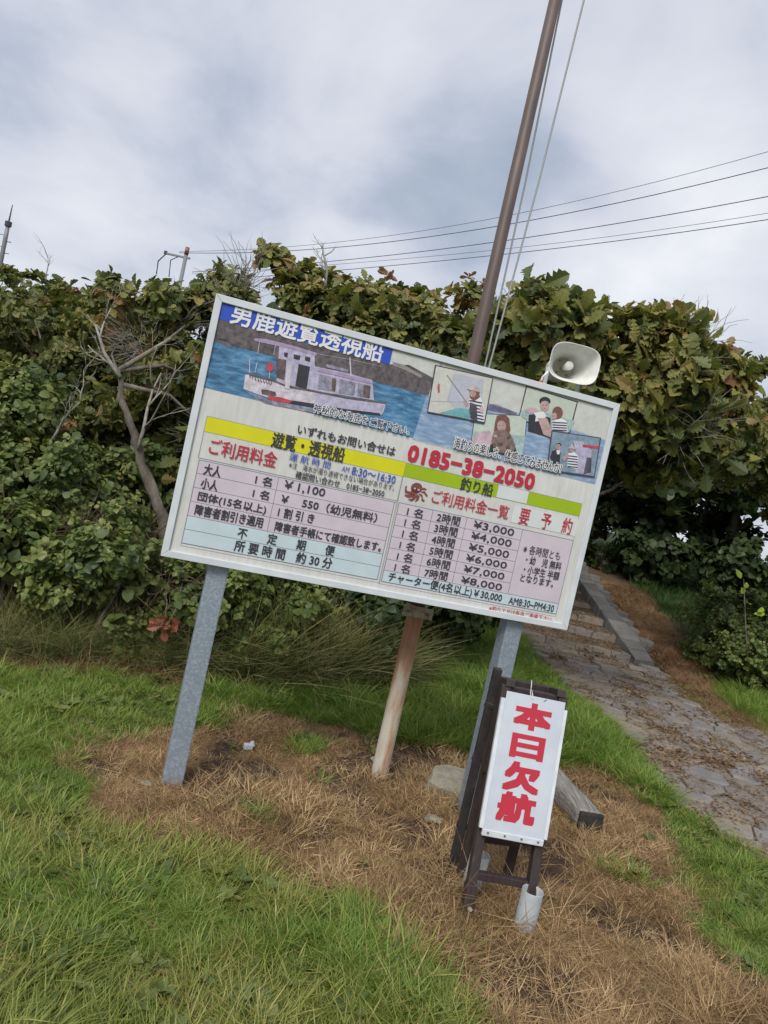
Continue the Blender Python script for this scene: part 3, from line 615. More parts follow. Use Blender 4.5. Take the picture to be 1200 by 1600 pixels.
ART=[
('r','boat_picture','*',0.0023,0.7661,1.0423,1.1472,'sea',1),
('p','boat_picture','far_hill',[(0.0023,1.1472),(1.04,1.1518),(1.048,1.0435),(1.0424,0.9766),(0.7941,0.9778),(0.5037,0.9682),(0.2222,0.9731),(0.1231,0.9705),(0.105,0.9826),(0.0222,0.9839)],'hill',2),
('p','boat_picture','sky_patch',[(0.8218,1.1566),(1.0625,1.1576),(1.0559,1.0601),(0.9182,1.0926),(0.8242,1.0719)],'pale',3),
('p','boat_picture','hill_light',[(0.8367,1.0859),(0.8886,1.0873),(0.9908,1.0612),(0.9894,1.047),(0.903,1.0664),(0.8451,1.0699)],'hilllight',4),
('p','boat_picture','rock',[(0.0155,0.9855),(0.083,0.9931),(0.1206,0.9754),(0.1106,0.9625),(0.0627,0.9689),(0.0182,0.9726)],'hill',2),
('p','boat_picture','hull',[(0.1939,0.8646),(0.2122,0.8674),(0.3255,0.8662),(0.3893,0.8566),(0.4946,0.865),(0.657,0.8718),(0.8483,0.8931),(0.8473,0.8564),(0.8389,0.8315),(0.6705,0.812),(0.5267,0.8016),(0.4044,0.7879),(0.3161,0.7884),(0.2539,0.7941),(0.1989,0.8006)],'boatwhite',3),
('p','boat_picture','hull_shade',[(0.4016,0.8005),(0.5245,0.8117),(0.6682,0.8223),(0.83,0.8412),(0.8389,0.8315),(0.6711,0.8095),(0.528,0.7957),(0.4049,0.7854)],'dark',4),  # dark strip along the bottom of the printed hull
('p','boat_picture','waterline',[(0.3102,0.7957),(0.3655,0.804),(0.4238,0.8006),(0.4093,0.7856),(0.3527,0.7815),(0.3129,0.7832)],'redboat',5),
('p','boat_picture','stern_gear',[(0.2751,0.8169),(0.3019,0.8218),(0.3399,0.8206),(0.3473,0.8066),(0.3315,0.7983),(0.2835,0.7979)],'brown',5),
('p','boat_picture','cabin',[(0.3128,1.0258),(0.4762,1.0288),(0.4879,0.976),(0.6316,0.984),(0.7621,0.9809),(0.7899,0.8925),(0.6546,0.882),(0.4946,0.865),(0.3346,0.865)],'boatlilac',4),
('p','boat_picture','canopy_roof',[(0.1954,1.0262),(0.2155,1.0332),(0.2616,1.0402),(0.3665,1.0416),(0.4834,1.0368),(0.4843,1.0247),(0.3263,1.0241),(0.2059,1.0177)],'roofpurple',5),
('p','boat_picture','window',[(0.3399,1.0022),(0.3569,1.0049),(0.3589,0.9835),(0.3435,0.9856)],'dark',6),
('p','boat_picture','window',[(0.3834,1.0048),(0.4141,1.0065),(0.4141,0.9863),(0.3876,0.9856)],'dark',6),
('p','boat_picture','window',[(0.4357,1.0095),(0.4599,1.0095),(0.4616,0.9896),(0.4379,0.9915)],'dark',6),
('p','boat_picture','window',[(0.4144,0.9687),(0.4671,0.9689),(0.4729,0.8658),(0.4204,0.8688)],'dark',6),
('p','boat_picture','rear_panel',[(0.312,0.9688),(0.3571,0.9716),(0.3679,0.8821),(0.3303,0.8849)],'brown',6),
('p','boat_picture','window',[(0.5142,0.9472),(0.5953,0.9498),(0.603,0.8873),(0.5226,0.8808)],'winlilac',6),
('p','boat_picture','window',[(0.6122,0.9478),(0.687,0.9512),(0.694,0.8917),(0.6219,0.8848)],'winlilac',6),
('p','boat_picture','window',[(0.6998,0.9517),(0.7605,0.9551),(0.7675,0.8962),(0.7076,0.8932)],'winlilac',6),
('p','boat_picture','curtain',[(0.5767,0.9433),(0.5967,0.9439),(0.6035,0.8892),(0.5868,0.8904)],'brown',7),
('p','boat_picture','curtain',[(0.7273,0.9496),(0.7595,0.9513),(0.7664,0.8968),(0.7348,0.8963)],'brown',7),
('p','boat_picture','gunwale',[(0.2111,0.8724),(0.3245,0.8712),(0.3882,0.8616),(0.4935,0.87),(0.6558,0.8769),(0.8475,0.8966),(0.8473,0.8892),(0.6577,0.8684),(0.4954,0.8616),(0.3901,0.8533),(0.3263,0.8629),(0.2113,0.8637)],'brown',5),
('p','boat_picture','mast',[(0.6386,1.0558),(0.6623,0.9758),(0.6565,0.974),(0.6328,1.054)],'boatwhite',7),
('p','boat_picture','pole',[(0.225,1.0242),(0.2292,0.9645),(0.2262,0.9643),(0.222,1.024)],'boatlilac',7),
('p','boat_picture','pole',[(0.2965,1.023),(0.2989,0.9799),(0.2959,0.9797),(0.2935,1.0228)],'boatlilac',7),
('p','boat_picture','rigging',[(0.4752,1.0337),(0.6375,1.0471),(0.6377,1.0457),(0.4754,1.0323)],'boatlilac',7),
('p','boat_picture','rigging',[(0.6411,1.048),(0.7926,1.0526),(0.7926,1.0512),(0.6411,1.0466)],'boatlilac',7),
('p','boat_picture','pole',[(0.2962,0.9077),(0.3009,0.8739),(0.2979,0.8735),(0.2932,0.9073)],'boatwhite',7),
('p','boat_picture','pole',[(0.1992,0.9353),(0.2116,0.8776),(0.2086,0.877),(0.1962,0.9347)],'boatwhite',7),
('p','boat_picture','pole',[(0.2346,0.931),(0.2345,0.8831),(0.2315,0.8831),(0.2316,0.931)],'boatwhite',7),
('p','boat_picture','pillar',[(0.3876,0.9557),(0.3979,0.8482),(0.3761,0.8462),(0.3658,0.9537)],'boatwhite',6),
('p','boat_picture','buoy',[(0.308,0.9266),(0.3084,0.9187),(0.3062,0.9113),(0.3018,0.9056),(0.2958,0.9025),(0.2891,0.9024),(0.2828,0.9054),(0.2779,0.9109),(0.275,0.9182),(0.2746,0.9261),(0.2768,0.9335),(0.2812,0.9392),(0.2872,0.9423),(0.2938,0.9424),(0.3001,0.9395),(0.3051,0.9339)],'redboat',7),
('p','boat_picture','hull_side',[(0.5136,0.8608),(0.6585,0.865),(0.8452,0.886),(0.8369,0.8402),(0.6689,0.8189),(0.525,0.8092)],'boatlilac',4),
('p','boat_picture','roof_edge',[(0.502,0.9734),(0.7629,0.9774),(0.7669,0.964),(0.5035,0.9587)],'roofpurple',7),
('p','boat_picture','roof_gear',[(0.5367,1.0),(0.6417,1.0),(0.642,0.9866),(0.5382,0.9853)],'winlilac',6),
('p','boat_picture','reflection',[(0.2105,0.7948),(0.3179,0.7801),(0.5292,0.7906),(0.673,0.8009),(0.8199,0.8115),(0.6763,0.7864),(0.4981,0.7679),(0.3046,0.761)],'winlilac',3),
('p','boat_picture','reflection',[(0.2313,0.7781),(0.3379,0.7691),(0.4616,0.7707),(0.3484,0.7611)],'boatlilac',3),
('p','boat_picture','rail_post',[(0.2127,0.865),(0.2162,0.865),(0.2187,0.8534),(0.2152,0.8534)],'brown',6),
('p','boat_picture','rail_post',[(0.2249,0.8646),(0.2284,0.8646),(0.2308,0.853),(0.2274,0.853)],'brown',6),
('p','boat_picture','rail_post',[(0.2371,0.8641),(0.2406,0.8641),(0.2431,0.8526),(0.2396,0.8526)],'brown',6),
('p','boat_picture','rail_post',[(0.2493,0.8637),(0.2528,0.8637),(0.2553,0.8521),(0.2518,0.8521)],'brown',6),
('p','boat_picture','rail_post',[(0.2616,0.8633),(0.265,0.8633),(0.2675,0.8517),(0.2641,0.8517)],'brown',6),
('p','boat_picture','rail_post',[(0.2738,0.8629),(0.2773,0.8629),(0.2798,0.8513),(0.2763,0.8513)],'brown',6),
('p','boat_picture','rail_post',[(0.2861,0.8625),(0.2896,0.8625),(0.2921,0.8509),(0.2886,0.8509)],'brown',6),
('p','boat_picture','rail_post',[(0.2984,0.8621),(0.3019,0.8621),(0.3044,0.8504),(0.301,0.8504)],'brown',6),
('p','boat_picture','rail_post',[(0.3108,0.8616),(0.3143,0.8616),(0.3168,0.85),(0.3133,0.85)],'brown',6),
('p','boat_picture','hull_mark',[(0.2459,0.8533),(0.2453,0.8493),(0.2424,0.8486),(0.2402,0.8518),(0.2408,0.8558),(0.2437,0.8565)],'brown',6),
('p','boat_picture','hull_mark',[(0.2591,0.8526),(0.2584,0.8487),(0.2555,0.848),(0.2533,0.8512),(0.254,0.8552),(0.2569,0.8559)],'brown',6),
('p','boat_picture','hull_mark',[(0.2723,0.852),(0.2716,0.8481),(0.2687,0.8473),(0.2665,0.8506),(0.2672,0.8545),(0.27,0.8552)],'brown',6),
('p','boat_picture','hull_mark',[(0.2855,0.8514),(0.2848,0.8474),(0.2819,0.8467),(0.2797,0.8499),(0.2803,0.8539),(0.2832,0.8546)],'brown',6),
('p','boat_picture','hull_mark',[(0.2987,0.8507),(0.298,0.8468),(0.2951,0.8461),(0.2929,0.8493),(0.2936,0.8533),(0.2965,0.854)],'brown',6),
('p','boat_picture','hull_mark',[(0.312,0.8501),(0.3113,0.8461),(0.3084,0.8454),(0.3061,0.8487),(0.3068,0.8526),(0.3097,0.8533)],'brown',6),
('r','headline_banner','*',0.0243,1.0711,0.8255,1.1543,'banner',4),
('t', 'headline_banner', '男鹿遊覧透視船', 0.081, 1.0665, 0.7817, 1.1604, 'white', 0.02),
('t', 'picture_caption', '神秘的な海底をご覧下さい。', 0.5229, 0.7728, 0.986, 0.814, 'white', 0.07),
('t', 'picture_caption', '神秘的な海底をご覧下さい。', 0.5229, 0.7728, 0.986, 0.814, 'navy', 0.008),
('r','faded_sea_picture','*',1.0287,0.7557,2.007,1.1735,'pale',1),
('p','faded_sea_picture','sea',[(1.0338,0.9752),(1.3283,1.0035),(1.3325,1.014),(2.0324,0.983),(2.0105,0.7565),(1.0133,0.7607)],'seapale',2),
('p','faded_sea_picture','hill',[(1.3419,0.9793),(1.3518,1.0114),(1.3855,1.0196),(1.498,1.0024),(1.5017,0.9876)],'hillpurple',2),
('p','faded_sea_picture','hill_edge',[(1.0485,1.0413),(1.0438,1.1359),(1.0755,1.1384),(1.0818,1.027)],'hilllight2',2),
('p','inset_photo_middle','*',[(1.2877,0.9521),(1.557,1.0043),(1.5831,0.8076),(1.3058,0.7532)],'frame',3),
('p','inset_photo_middle','backdrop',[(1.2918,0.9498),(1.5538,0.9994),(1.5787,0.8107),(1.3092,0.7572)],'palegreen',4),
('p','inset_photo_middle','water',[(1.3026,0.8664),(1.5697,0.904),(1.5798,0.8135),(1.3101,0.7607)],'tealpale',5),
('p','inset_photo_middle','sleeve',[(1.3082,0.8433),(1.3438,0.876),(1.3853,0.8857),(1.4173,0.8276),(1.3832,0.7871),(1.3094,0.8029)],'pinkpale',6),
('p','inset_photo_middle','jacket',[(1.4959,0.8869),(1.5431,0.8234),(1.5521,0.8056),(1.4029,0.7784),(1.4006,0.8238)],'dark',6),
('p','inset_photo_middle','hair',[(1.4005,0.9669),(1.4409,0.9823),(1.4671,0.9664),(1.4856,0.9174),(1.4832,0.8839),(1.4029,0.8857),(1.3988,0.9379)],'hairbrown',6),
('p','inset_photo_middle','face',[(1.4586,0.9291),(1.4594,0.9186),(1.4566,0.9089),(1.4507,0.9015),(1.4425,0.8974),(1.4333,0.8974),(1.4246,0.9014),(1.4176,0.9088),(1.4134,0.9185),(1.4126,0.9289),(1.4154,0.9386),(1.4213,0.946),(1.4294,0.9501),(1.4386,0.9501),(1.4473,0.9462),(1.4544,0.9388)],'skin',7),
('p','inset_photo_middle','eye',[(1.43,0.9238),(1.4295,0.9221),(1.4276,0.921),(1.4253,0.9211),(1.4241,0.9224),(1.4246,0.9241),(1.4265,0.9252),(1.4287,0.9251)],'dark',8),
('p','inset_photo_middle','eye',[(1.4453,0.9274),(1.4449,0.9257),(1.4429,0.9246),(1.4407,0.9247),(1.4395,0.926),(1.44,0.9277),(1.4419,0.9288),(1.4441,0.9287)],'dark',8),
('p','inset_photo_middle','mouth',[(1.4319,0.9111),(1.4449,0.9119),(1.4407,0.9065)],'lip',8),
('p','inset_photo_middle','fish',[(1.402,0.8896),(1.4502,0.9091),(1.4887,0.8975),(1.5268,0.8527),(1.529,0.8078),(1.4353,0.7907),(1.4009,0.8403)],'fish',8),
('p','inset_photo_middle','hand',[(1.4261,0.8707),(1.426,0.8678),(1.4244,0.865),(1.4215,0.8628),(1.4178,0.8614),(1.4138,0.861),(1.4102,0.8618),(1.4075,0.8635),(1.406,0.866),(1.4061,0.8688),(1.4078,0.8716),(1.4106,0.8739),(1.4143,0.8753),(1.4183,0.8757),(1.4219,0.8749),(1.4247,0.8731)],'skin',9),
('p','inset_photo_middle','spot',[(1.4953,0.8785),(1.4952,0.8756),(1.4935,0.8728),(1.4906,0.8706),(1.4869,0.8691),(1.4829,0.8688),(1.4792,0.8695),(1.4765,0.8713),(1.475,0.8738),(1.4751,0.8766),(1.4768,0.8794),(1.4797,0.8817),(1.4834,0.8831),(1.4874,0.8835),(1.4911,0.8827),(1.4938,0.881)],'fishdark',9),
('p','inset_photo_middle','spot',[(1.4659,0.8388),(1.4657,0.8349),(1.4631,0.8312),(1.4587,0.828),(1.4531,0.826),(1.4472,0.8254),(1.4418,0.8263),(1.4377,0.8285),(1.4357,0.8318),(1.436,0.8357),(1.4385,0.8395),(1.4429,0.8426),(1.4485,0.8446),(1.4544,0.8453),(1.4599,0.8444),(1.4639,0.8421)],'fishdark',9),
('p','inset_photo_middle','spot',[(1.5044,0.8311),(1.5044,0.8273),(1.5026,0.8237),(1.4993,0.8208),(1.4949,0.819),(1.4902,0.8187),(1.4859,0.8199),(1.4825,0.8223),(1.4808,0.8257),(1.4808,0.8295),(1.4826,0.8331),(1.4859,0.836),(1.4902,0.8378),(1.4949,0.8381),(1.4993,0.8369),(1.5026,0.8345)],'fishdark',9),
('p','inset_photo_left','*',[(1.0386,1.1245),(1.338,1.1379),(1.3482,0.9153),(1.0522,0.898)],'frame',10),
('p','inset_photo_left','backdrop',[(1.0458,1.1192),(1.3334,1.1318),(1.3425,0.9205),(1.0567,0.9039)],'creampale',11),
('p','inset_photo_left','cabin_wall',[(1.1444,1.11),(1.2938,1.1154),(1.3152,0.9749),(1.1788,0.9501),(1.1374,0.9802)],'lilacpale',12),
('p','inset_photo_left','water',[(1.1118,0.9099),(1.1949,0.954),(1.2619,0.9621),(1.269,0.9152)],'teal',12),
('p','inset_photo_left','rail',[(1.0587,0.9554),(1.2289,0.9912),(1.2293,0.9898),(1.0591,0.954)],'grey',13),
('p','inset_photo_left','rail',[(1.142,1.1052),(1.139,0.9764),(1.1376,0.9764),(1.1406,1.1052)],'grey',13),
('p','inset_photo_left','fishing_rod',[(1.1068,1.0931),(1.248,0.9796),(1.2468,0.978),(1.1056,1.0915)],'frame',14),
('p','inset_photo_left','fish',[(1.073,1.0442),(1.0824,1.0401),(1.0916,1.005),(1.0845,0.9992),(1.0752,1.0208)],'redfish',13),
('p','inset_photo_left','striped_shirt',[(1.24,1.0093),(1.2602,1.0223),(1.297,1.0313),(1.3273,0.986),(1.3415,0.9211),(1.2727,0.9177),(1.2519,0.9678)],'white',13),
('p','inset_photo_left','stripe',[(1.2426,1.0059),(1.3094,1.0092),(1.3119,1.0025),(1.2442,0.999)],'navy',14),
('p','inset_photo_left','stripe',[(1.2471,0.9908),(1.3148,0.9943),(1.3173,0.9876),(1.2488,0.984)],'navy',14),
('p','inset_photo_left','stripe',[(1.2516,0.9758),(1.3202,0.9794),(1.3227,0.9727),(1.2533,0.9689)],'navy',14),
('p','inset_photo_left','stripe',[(1.2562,0.9607),(1.3256,0.9645),(1.3281,0.9577),(1.2578,0.9538)],'navy',14),
('p','inset_photo_left','stripe',[(1.2607,0.9456),(1.331,0.9495),(1.3336,0.9428),(1.2624,0.9388)],'navy',14),
('p','inset_photo_left','stripe',[(1.2652,0.9305),(1.3365,0.9345),(1.339,0.9278),(1.2669,0.9237)],'navy',14),
('p','inset_photo_left','stripe',[(1.2698,0.9154),(1.3419,0.9195),(1.3444,0.9128),(1.2715,0.9085)],'navy',14),
('p','inset_photo_left','life_vest',[(1.2494,0.9954),(1.2849,0.9919),(1.3068,0.9202),(1.2723,0.9193),(1.2537,0.9601)],'dark2',15),
('p','inset_photo_left','arm',[(1.2163,1.0075),(1.2263,1.0019),(1.245,0.9782),(1.2346,0.9676),(1.2155,0.9896)],'skin',14),
('p','inset_photo_left','hair',[(1.2324,1.0477),(1.2832,1.0522),(1.2929,1.0303),(1.2689,1.0042),(1.2448,1.0145)],'hairbrown',14),
('p','inset_photo_left','face',[(1.2683,1.0421),(1.2687,1.0354),(1.2667,1.0291),(1.2625,1.0242),(1.2569,1.0215),(1.2507,1.0213),(1.2448,1.0237),(1.2401,1.0283),(1.2374,1.0344),(1.237,1.0411),(1.239,1.0474),(1.2431,1.0522),(1.2488,1.055),(1.255,1.0552),(1.2609,1.0528),(1.2656,1.0482)],'skin',15),
('p','inset_photo_left','eye',[(1.2488,1.0381),(1.2484,1.037),(1.2471,1.0363),(1.2455,1.0363),(1.2447,1.0371),(1.2451,1.0382),(1.2464,1.039),(1.2479,1.0389)],'dark',16),
('p','inset_photo_left','eye',[(1.2593,1.0407),(1.2589,1.0396),(1.2576,1.0389),(1.2561,1.0389),(1.2553,1.0397),(1.2556,1.0408),(1.257,1.0416),(1.2585,1.0415)],'dark',16),
('p','inset_photo_left','mouth',[(1.2499,1.0301),(1.2588,1.0308),(1.2558,1.0273)],'lip',16),
('p','inset_photo_left','hat',[(1.2167,1.0519),(1.2322,1.0662),(1.2509,1.0781),(1.276,1.0746),(1.2898,1.0538),(1.2529,1.052)],'hat',17),
('p','inset_photo_left','elbow',[(1.3267,0.9777),(1.3273,0.9716),(1.326,0.9661),(1.3231,0.9618),(1.319,0.9596),(1.3143,0.9597),(1.3097,0.9621),(1.306,0.9665),(1.3037,0.9722),(1.3031,0.9782),(1.3044,0.9838),(1.3073,0.988),(1.3114,0.9903),(1.3161,0.9902),(1.3207,0.9877),(1.3244,0.9834)],'pinkpale',15),
('p','inset_photo_right','*',[(1.5143,1.142),(1.8046,1.1339),(1.8016,0.9729),(1.7021,0.9205),(1.5126,0.9879)],'frame',3),
('p','inset_photo_right','backdrop',[(1.5211,1.1363),(1.7977,1.128),(1.7933,0.976),(1.7033,0.9267),(1.5176,0.9932)],'palegreen2',4),
('p','inset_photo_right','water',[(1.5197,1.0242),(1.5686,1.0442),(1.8141,1.0363),(1.7933,0.976),(1.6823,0.9551),(1.5201,0.9938)],'tealpale',5),
('p','inset_photo_right','vest',[(1.5612,1.0094),(1.6097,1.0252),(1.6792,1.021),(1.7007,0.9261),(1.5774,0.9306)],'dark',6),
('p','inset_photo_right','fish',[(1.6057,1.0408),(1.6045,1.0348),(1.5982,1.0284),(1.5879,1.0227),(1.5751,1.0186),(1.5618,1.0165),(1.55,1.0169),(1.5415,1.0197),(1.5376,1.0244),(1.5388,1.0304),(1.545,1.0367),(1.5553,1.0424),(1.568,1.0466),(1.5814,1.0487),(1.5932,1.0483),(1.6018,1.0455)],'pinkpale',7),
('p','inset_photo_right','towel',[(1.5848,1.0233),(1.6324,1.0431),(1.6556,1.0237),(1.6348,0.998),(1.6019,0.9844),(1.5998,1.0104)],'white',8),
('p','inset_photo_right','hair',[(1.6579,1.1006),(1.6577,1.0923),(1.653,1.0842),(1.6447,1.0775),(1.6339,1.0732),(1.6223,1.0721),(1.6118,1.0742),(1.6038,1.0792),(1.5996,1.0864),(1.5998,1.0947),(1.6045,1.1028),(1.6128,1.1095),(1.6236,1.1138),(1.6351,1.115),(1.6457,1.1129),(1.6537,1.1079)],'dark',7),
('p','inset_photo_right','face',[(1.6564,1.0779),(1.6573,1.0673),(1.6544,1.0574),(1.6484,1.0499),(1.64,1.0457),(1.6306,1.0456),(1.6216,1.0495),(1.6144,1.0569),(1.6101,1.0666),(1.6093,1.0772),(1.6121,1.087),(1.6181,1.0946),(1.6265,1.0988),(1.6358,1.0989),(1.6448,1.095),(1.6521,1.0876)],'skin',8),
('p','inset_photo_right','eye',[(1.6271,1.0722),(1.6266,1.0705),(1.6246,1.0693),(1.6223,1.0694),(1.6211,1.0707),(1.6216,1.0724),(1.6235,1.0736),(1.6258,1.0735)],'dark',9),
('p','inset_photo_right','eye',[(1.6429,1.076),(1.6424,1.0743),(1.6404,1.0731),(1.6381,1.0732),(1.6368,1.0745),(1.6373,1.0763),(1.6393,1.0774),(1.6416,1.0773)],'dark',9),
('p','inset_photo_right','mouth',[(1.6291,1.0594),(1.6424,1.0604),(1.6381,1.0548)],'lip',9),
('p','inset_photo_right','cap',[(1.6021,1.0837),(1.6123,1.1044),(1.6376,1.1123),(1.657,1.0971),(1.6279,1.0966)],'dark',11),
('p','inset_photo_right','arm',[(1.6104,1.0046),(1.6576,1.0159),(1.6938,0.9745),(1.6982,0.9288),(1.6604,0.9334)],'skin',9),
('p','inset_photo_right','striped_shirt',[(1.6915,1.009),(1.736,1.0329),(1.7676,1.0253),(1.7854,0.9742),(1.6993,0.9675)],'white',8),
('p','inset_photo_right','stripe',[(1.6933,1.0052),(1.7692,1.019),(1.7715,1.0137),(1.6932,0.9985)],'navy',9),
('p','inset_photo_right','stripe',[(1.6964,0.9934),(1.7723,1.0072),(1.7746,1.0019),(1.6962,0.9867)],'navy',9),
('p','inset_photo_right','stripe',[(1.6994,0.9816),(1.7753,0.9953),(1.7776,0.99),(1.6992,0.9749)],'navy',9),
('p','inset_photo_right','stripe',[(1.7024,0.9698),(1.7784,0.9835),(1.7807,0.9781),(1.7023,0.9631)],'navy',9),
('p','inset_photo_right','hair',[(1.7361,1.0613),(1.7369,1.0493),(1.7334,1.0382),(1.726,1.0296),(1.7159,1.0248),(1.7047,1.0245),(1.6941,1.0288),(1.6856,1.0371),(1.6806,1.048),(1.6798,1.0599),(1.6833,1.071),(1.6906,1.0796),(1.7006,1.0844),(1.7118,1.0847),(1.7225,1.0804),(1.731,1.0722)],'hairbrown',9),
('p','inset_photo_right','face',[(1.7084,1.0363),(1.7091,1.0295),(1.7077,1.0232),(1.7044,1.0184),(1.6998,1.0159),(1.6945,1.0161),(1.6893,1.0188),(1.6851,1.0237),(1.6824,1.0301),(1.6817,1.0369),(1.6831,1.0432),(1.6863,1.048),(1.6909,1.0505),(1.6962,1.0503),(1.7014,1.0476),(1.7057,1.0427)],'skin',10),
('p','inset_photo_right','eye',[(1.6919,1.0333),(1.6917,1.0322),(1.6906,1.0315),(1.6893,1.0316),(1.6885,1.0325),(1.6888,1.0336),(1.6899,1.0343),(1.6912,1.0341)],'dark',11),
('p','inset_photo_right','eye',[(1.7007,1.0354),(1.7005,1.0343),(1.6994,1.0336),(1.6981,1.0337),(1.6974,1.0346),(1.6976,1.0357),(1.6987,1.0364),(1.7,1.0363)],'dark',11),
('p','inset_photo_right','mouth',[(1.6933,1.025),(1.7008,1.0253),(1.6985,1.0219)],'lip',11),
('p','inset_photo_corner','*',[(1.6971,0.9619),(1.9707,0.9894),(1.9866,0.7877),(1.7188,0.7653)],'frame',12),
('p','inset_photo_corner','backdrop',[(1.7037,0.9576),(1.9646,0.9838),(1.9804,0.7932),(1.7243,0.7724)],'tealgrey',13),
('p','inset_photo_corner','boat',[(1.8245,0.9421),(1.8797,0.9464),(1.9357,0.9126),(1.9562,0.7981),(1.8737,0.7885),(1.8639,0.8625)],'boatlilac',14),
('p','inset_photo_corner','awning',[(1.8783,0.9334),(1.9698,0.9459),(1.9691,0.9304),(1.8843,0.9212)],'redboat',15),
('p','inset_photo_corner','rail',[(1.8306,0.9394),(1.8412,0.9166),(1.8398,0.916),(1.8292,0.9388)],'white',15),
('p','inset_photo_corner','rail',[(1.8447,0.9428),(1.8588,0.9207),(1.8576,0.9199),(1.8435,0.942)],'white',15),
('p','inset_photo_corner','rail',[(1.8588,0.9462),(1.8766,0.9249),(1.8754,0.9239),(1.8576,0.9452)],'white',15),
('p','inset_photo_corner','rail',[(1.8729,0.9494),(1.8943,0.929),(1.8933,0.928),(1.8719,0.9484)],'white',15),
('p','inset_photo_corner','rail',[(1.8871,0.9528),(1.9121,0.9331),(1.9111,0.9319),(1.8861,0.9516)],'white',15),
('p','inset_photo_corner','net',[(1.9173,0.8745),(1.9441,0.8805),(1.9586,0.8071),(1.9204,0.7902)],'dark2',15),
('p','inset_photo_corner','vest',[(1.7238,0.8645),(1.748,0.8783),(1.7713,0.8668),(1.7803,0.81),(1.7434,0.806),(1.7215,0.8304)],'dark',16),
('p','inset_photo_corner','hair',[(1.7665,0.9035),(1.7664,0.899),(1.7641,0.8947),(1.7599,0.8912),(1.7545,0.889),(1.7486,0.8886),(1.7431,0.8899),(1.739,0.8927),(1.7368,0.8967),(1.7368,0.9012),(1.7391,0.9056),(1.7433,0.9091),(1.7488,0.9112),(1.7547,0.9117),(1.7601,0.9104),(1.7643,0.9075)],'dark',15),
('p','inset_photo_corner','face',[(1.7641,0.8946),(1.7646,0.8889),(1.7629,0.8836),(1.7594,0.8796),(1.7547,0.8773),(1.7494,0.8773),(1.7444,0.8794),(1.7403,0.8834),(1.7379,0.8886),(1.7375,0.8943),(1.7392,0.8996),(1.7426,0.9036),(1.7474,0.9059),(1.7527,0.9059),(1.7577,0.9038),(1.7617,0.8998)],'skin',16),
('p','inset_photo_corner','eye',[(1.7476,0.8916),(1.7473,0.8907),(1.7462,0.89),(1.7449,0.8901),(1.7442,0.8908),(1.7445,0.8917),(1.7456,0.8923),(1.7469,0.8923)],'dark',17),
('p','inset_photo_corner','eye',[(1.7565,0.8936),(1.7562,0.8927),(1.7551,0.8921),(1.7538,0.8921),(1.7531,0.8928),(1.7534,0.8937),(1.7545,0.8944),(1.7558,0.8943)],'dark',17),
('p','inset_photo_corner','mouth',[(1.7486,0.8847),(1.7561,0.8852),(1.7537,0.8823)],'lip',17),
('p','inset_photo_corner','towel',[(1.7446,0.8734),(1.7647,0.8779),(1.7663,0.8573),(1.7541,0.8545)],'white',18),
('p','inset_photo_corner','striped_shirt',[(1.8101,0.8714),(1.8433,0.8874),(1.8689,0.8721),(1.8784,0.8064),(1.8239,0.8071)],'white',16),
('p','inset_photo_corner','stripe',[(1.8113,0.8633),(1.8658,0.8697),(1.8672,0.8641),(1.8127,0.8577)],'navy',17),
('p','inset_photo_corner','stripe',[(1.8146,0.8505),(1.8691,0.8569),(1.8705,0.8513),(1.816,0.8449)],'navy',17),
('p','inset_photo_corner','stripe',[(1.8178,0.8378),(1.8724,0.8441),(1.8739,0.8385),(1.8193,0.8322)],'navy',17),
('p','inset_photo_corner','stripe',[(1.8211,0.825),(1.8757,0.8313),(1.8772,0.8257),(1.8226,0.8194)],'navy',17),
('p','inset_photo_corner','stripe',[(1.8244,0.8122),(1.8791,0.8185),(1.8805,0.8128),(1.8259,0.8067)],'navy',17),
('p','inset_photo_corner','arm',[(1.7844,0.8446),(1.8101,0.8714),(1.822,0.8615),(1.7983,0.8267)],'skin',18),
('p','inset_photo_corner','face',[(1.8382,0.8964),(1.8387,0.8906),(1.8372,0.8854),(1.834,0.8814),(1.8296,0.8792),(1.8245,0.8792),(1.8197,0.8814),(1.8159,0.8855),(1.8135,0.8907),(1.813,0.8964),(1.8145,0.9017),(1.8177,0.9057),(1.8221,0.9079),(1.8271,0.9079),(1.832,0.9057),(1.8358,0.9016)],'skin',17),
('p','inset_photo_corner','eye',[(1.8226,0.8936),(1.8223,0.8926),(1.8213,0.892),(1.82,0.8921),(1.8194,0.8928),(1.8196,0.8937),(1.8207,0.8943),(1.8219,0.8943)],'dark',18),
('p','inset_photo_corner','eye',[(1.831,0.8955),(1.8307,0.8945),(1.8297,0.894),(1.8284,0.894),(1.8278,0.8947),(1.828,0.8956),(1.8291,0.8962),(1.8303,0.8962)],'dark',18),
('p','inset_photo_corner','mouth',[(1.8237,0.8867),(1.8308,0.8871),(1.8285,0.8841)],'lip',18),
('p','inset_photo_corner','hat',[(1.7995,0.8943),(1.8107,0.9052),(1.8198,0.9242),(1.8351,0.9083),(1.8517,0.902),(1.8213,0.9001)],'hat',19),
('t', 'sea_fishing_caption', '海釣りの楽しさ、体感してみませんか?', 1.2164, 0.7663, 1.7946, 0.8173, 'white', 0.07),
('t', 'sea_fishing_caption', '海釣りの楽しさ、体感してみませんか?', 1.2164, 0.7663, 1.7946, 0.8173, 'ink', 0.008),
('t', 'contact_line', 'いずれもお問い合せは', 0.4736, 0.6617, 0.9437, 0.7057, 'ink', 0.02),
('t', 'contact_line', '0185−38−2050', 1.0087, 0.6566, 1.6706, 0.7316, 'red', 0.05),
('r','fare_table','*',0.0752,0.0711,0.9965,0.4519,'line',1),
('r','fare_table','table_cell',0.0785,0.3915,0.4353,0.4487,'pink',2),
('r','fare_table','table_cell',0.4377,0.3915,0.9933,0.4487,'pink',2),
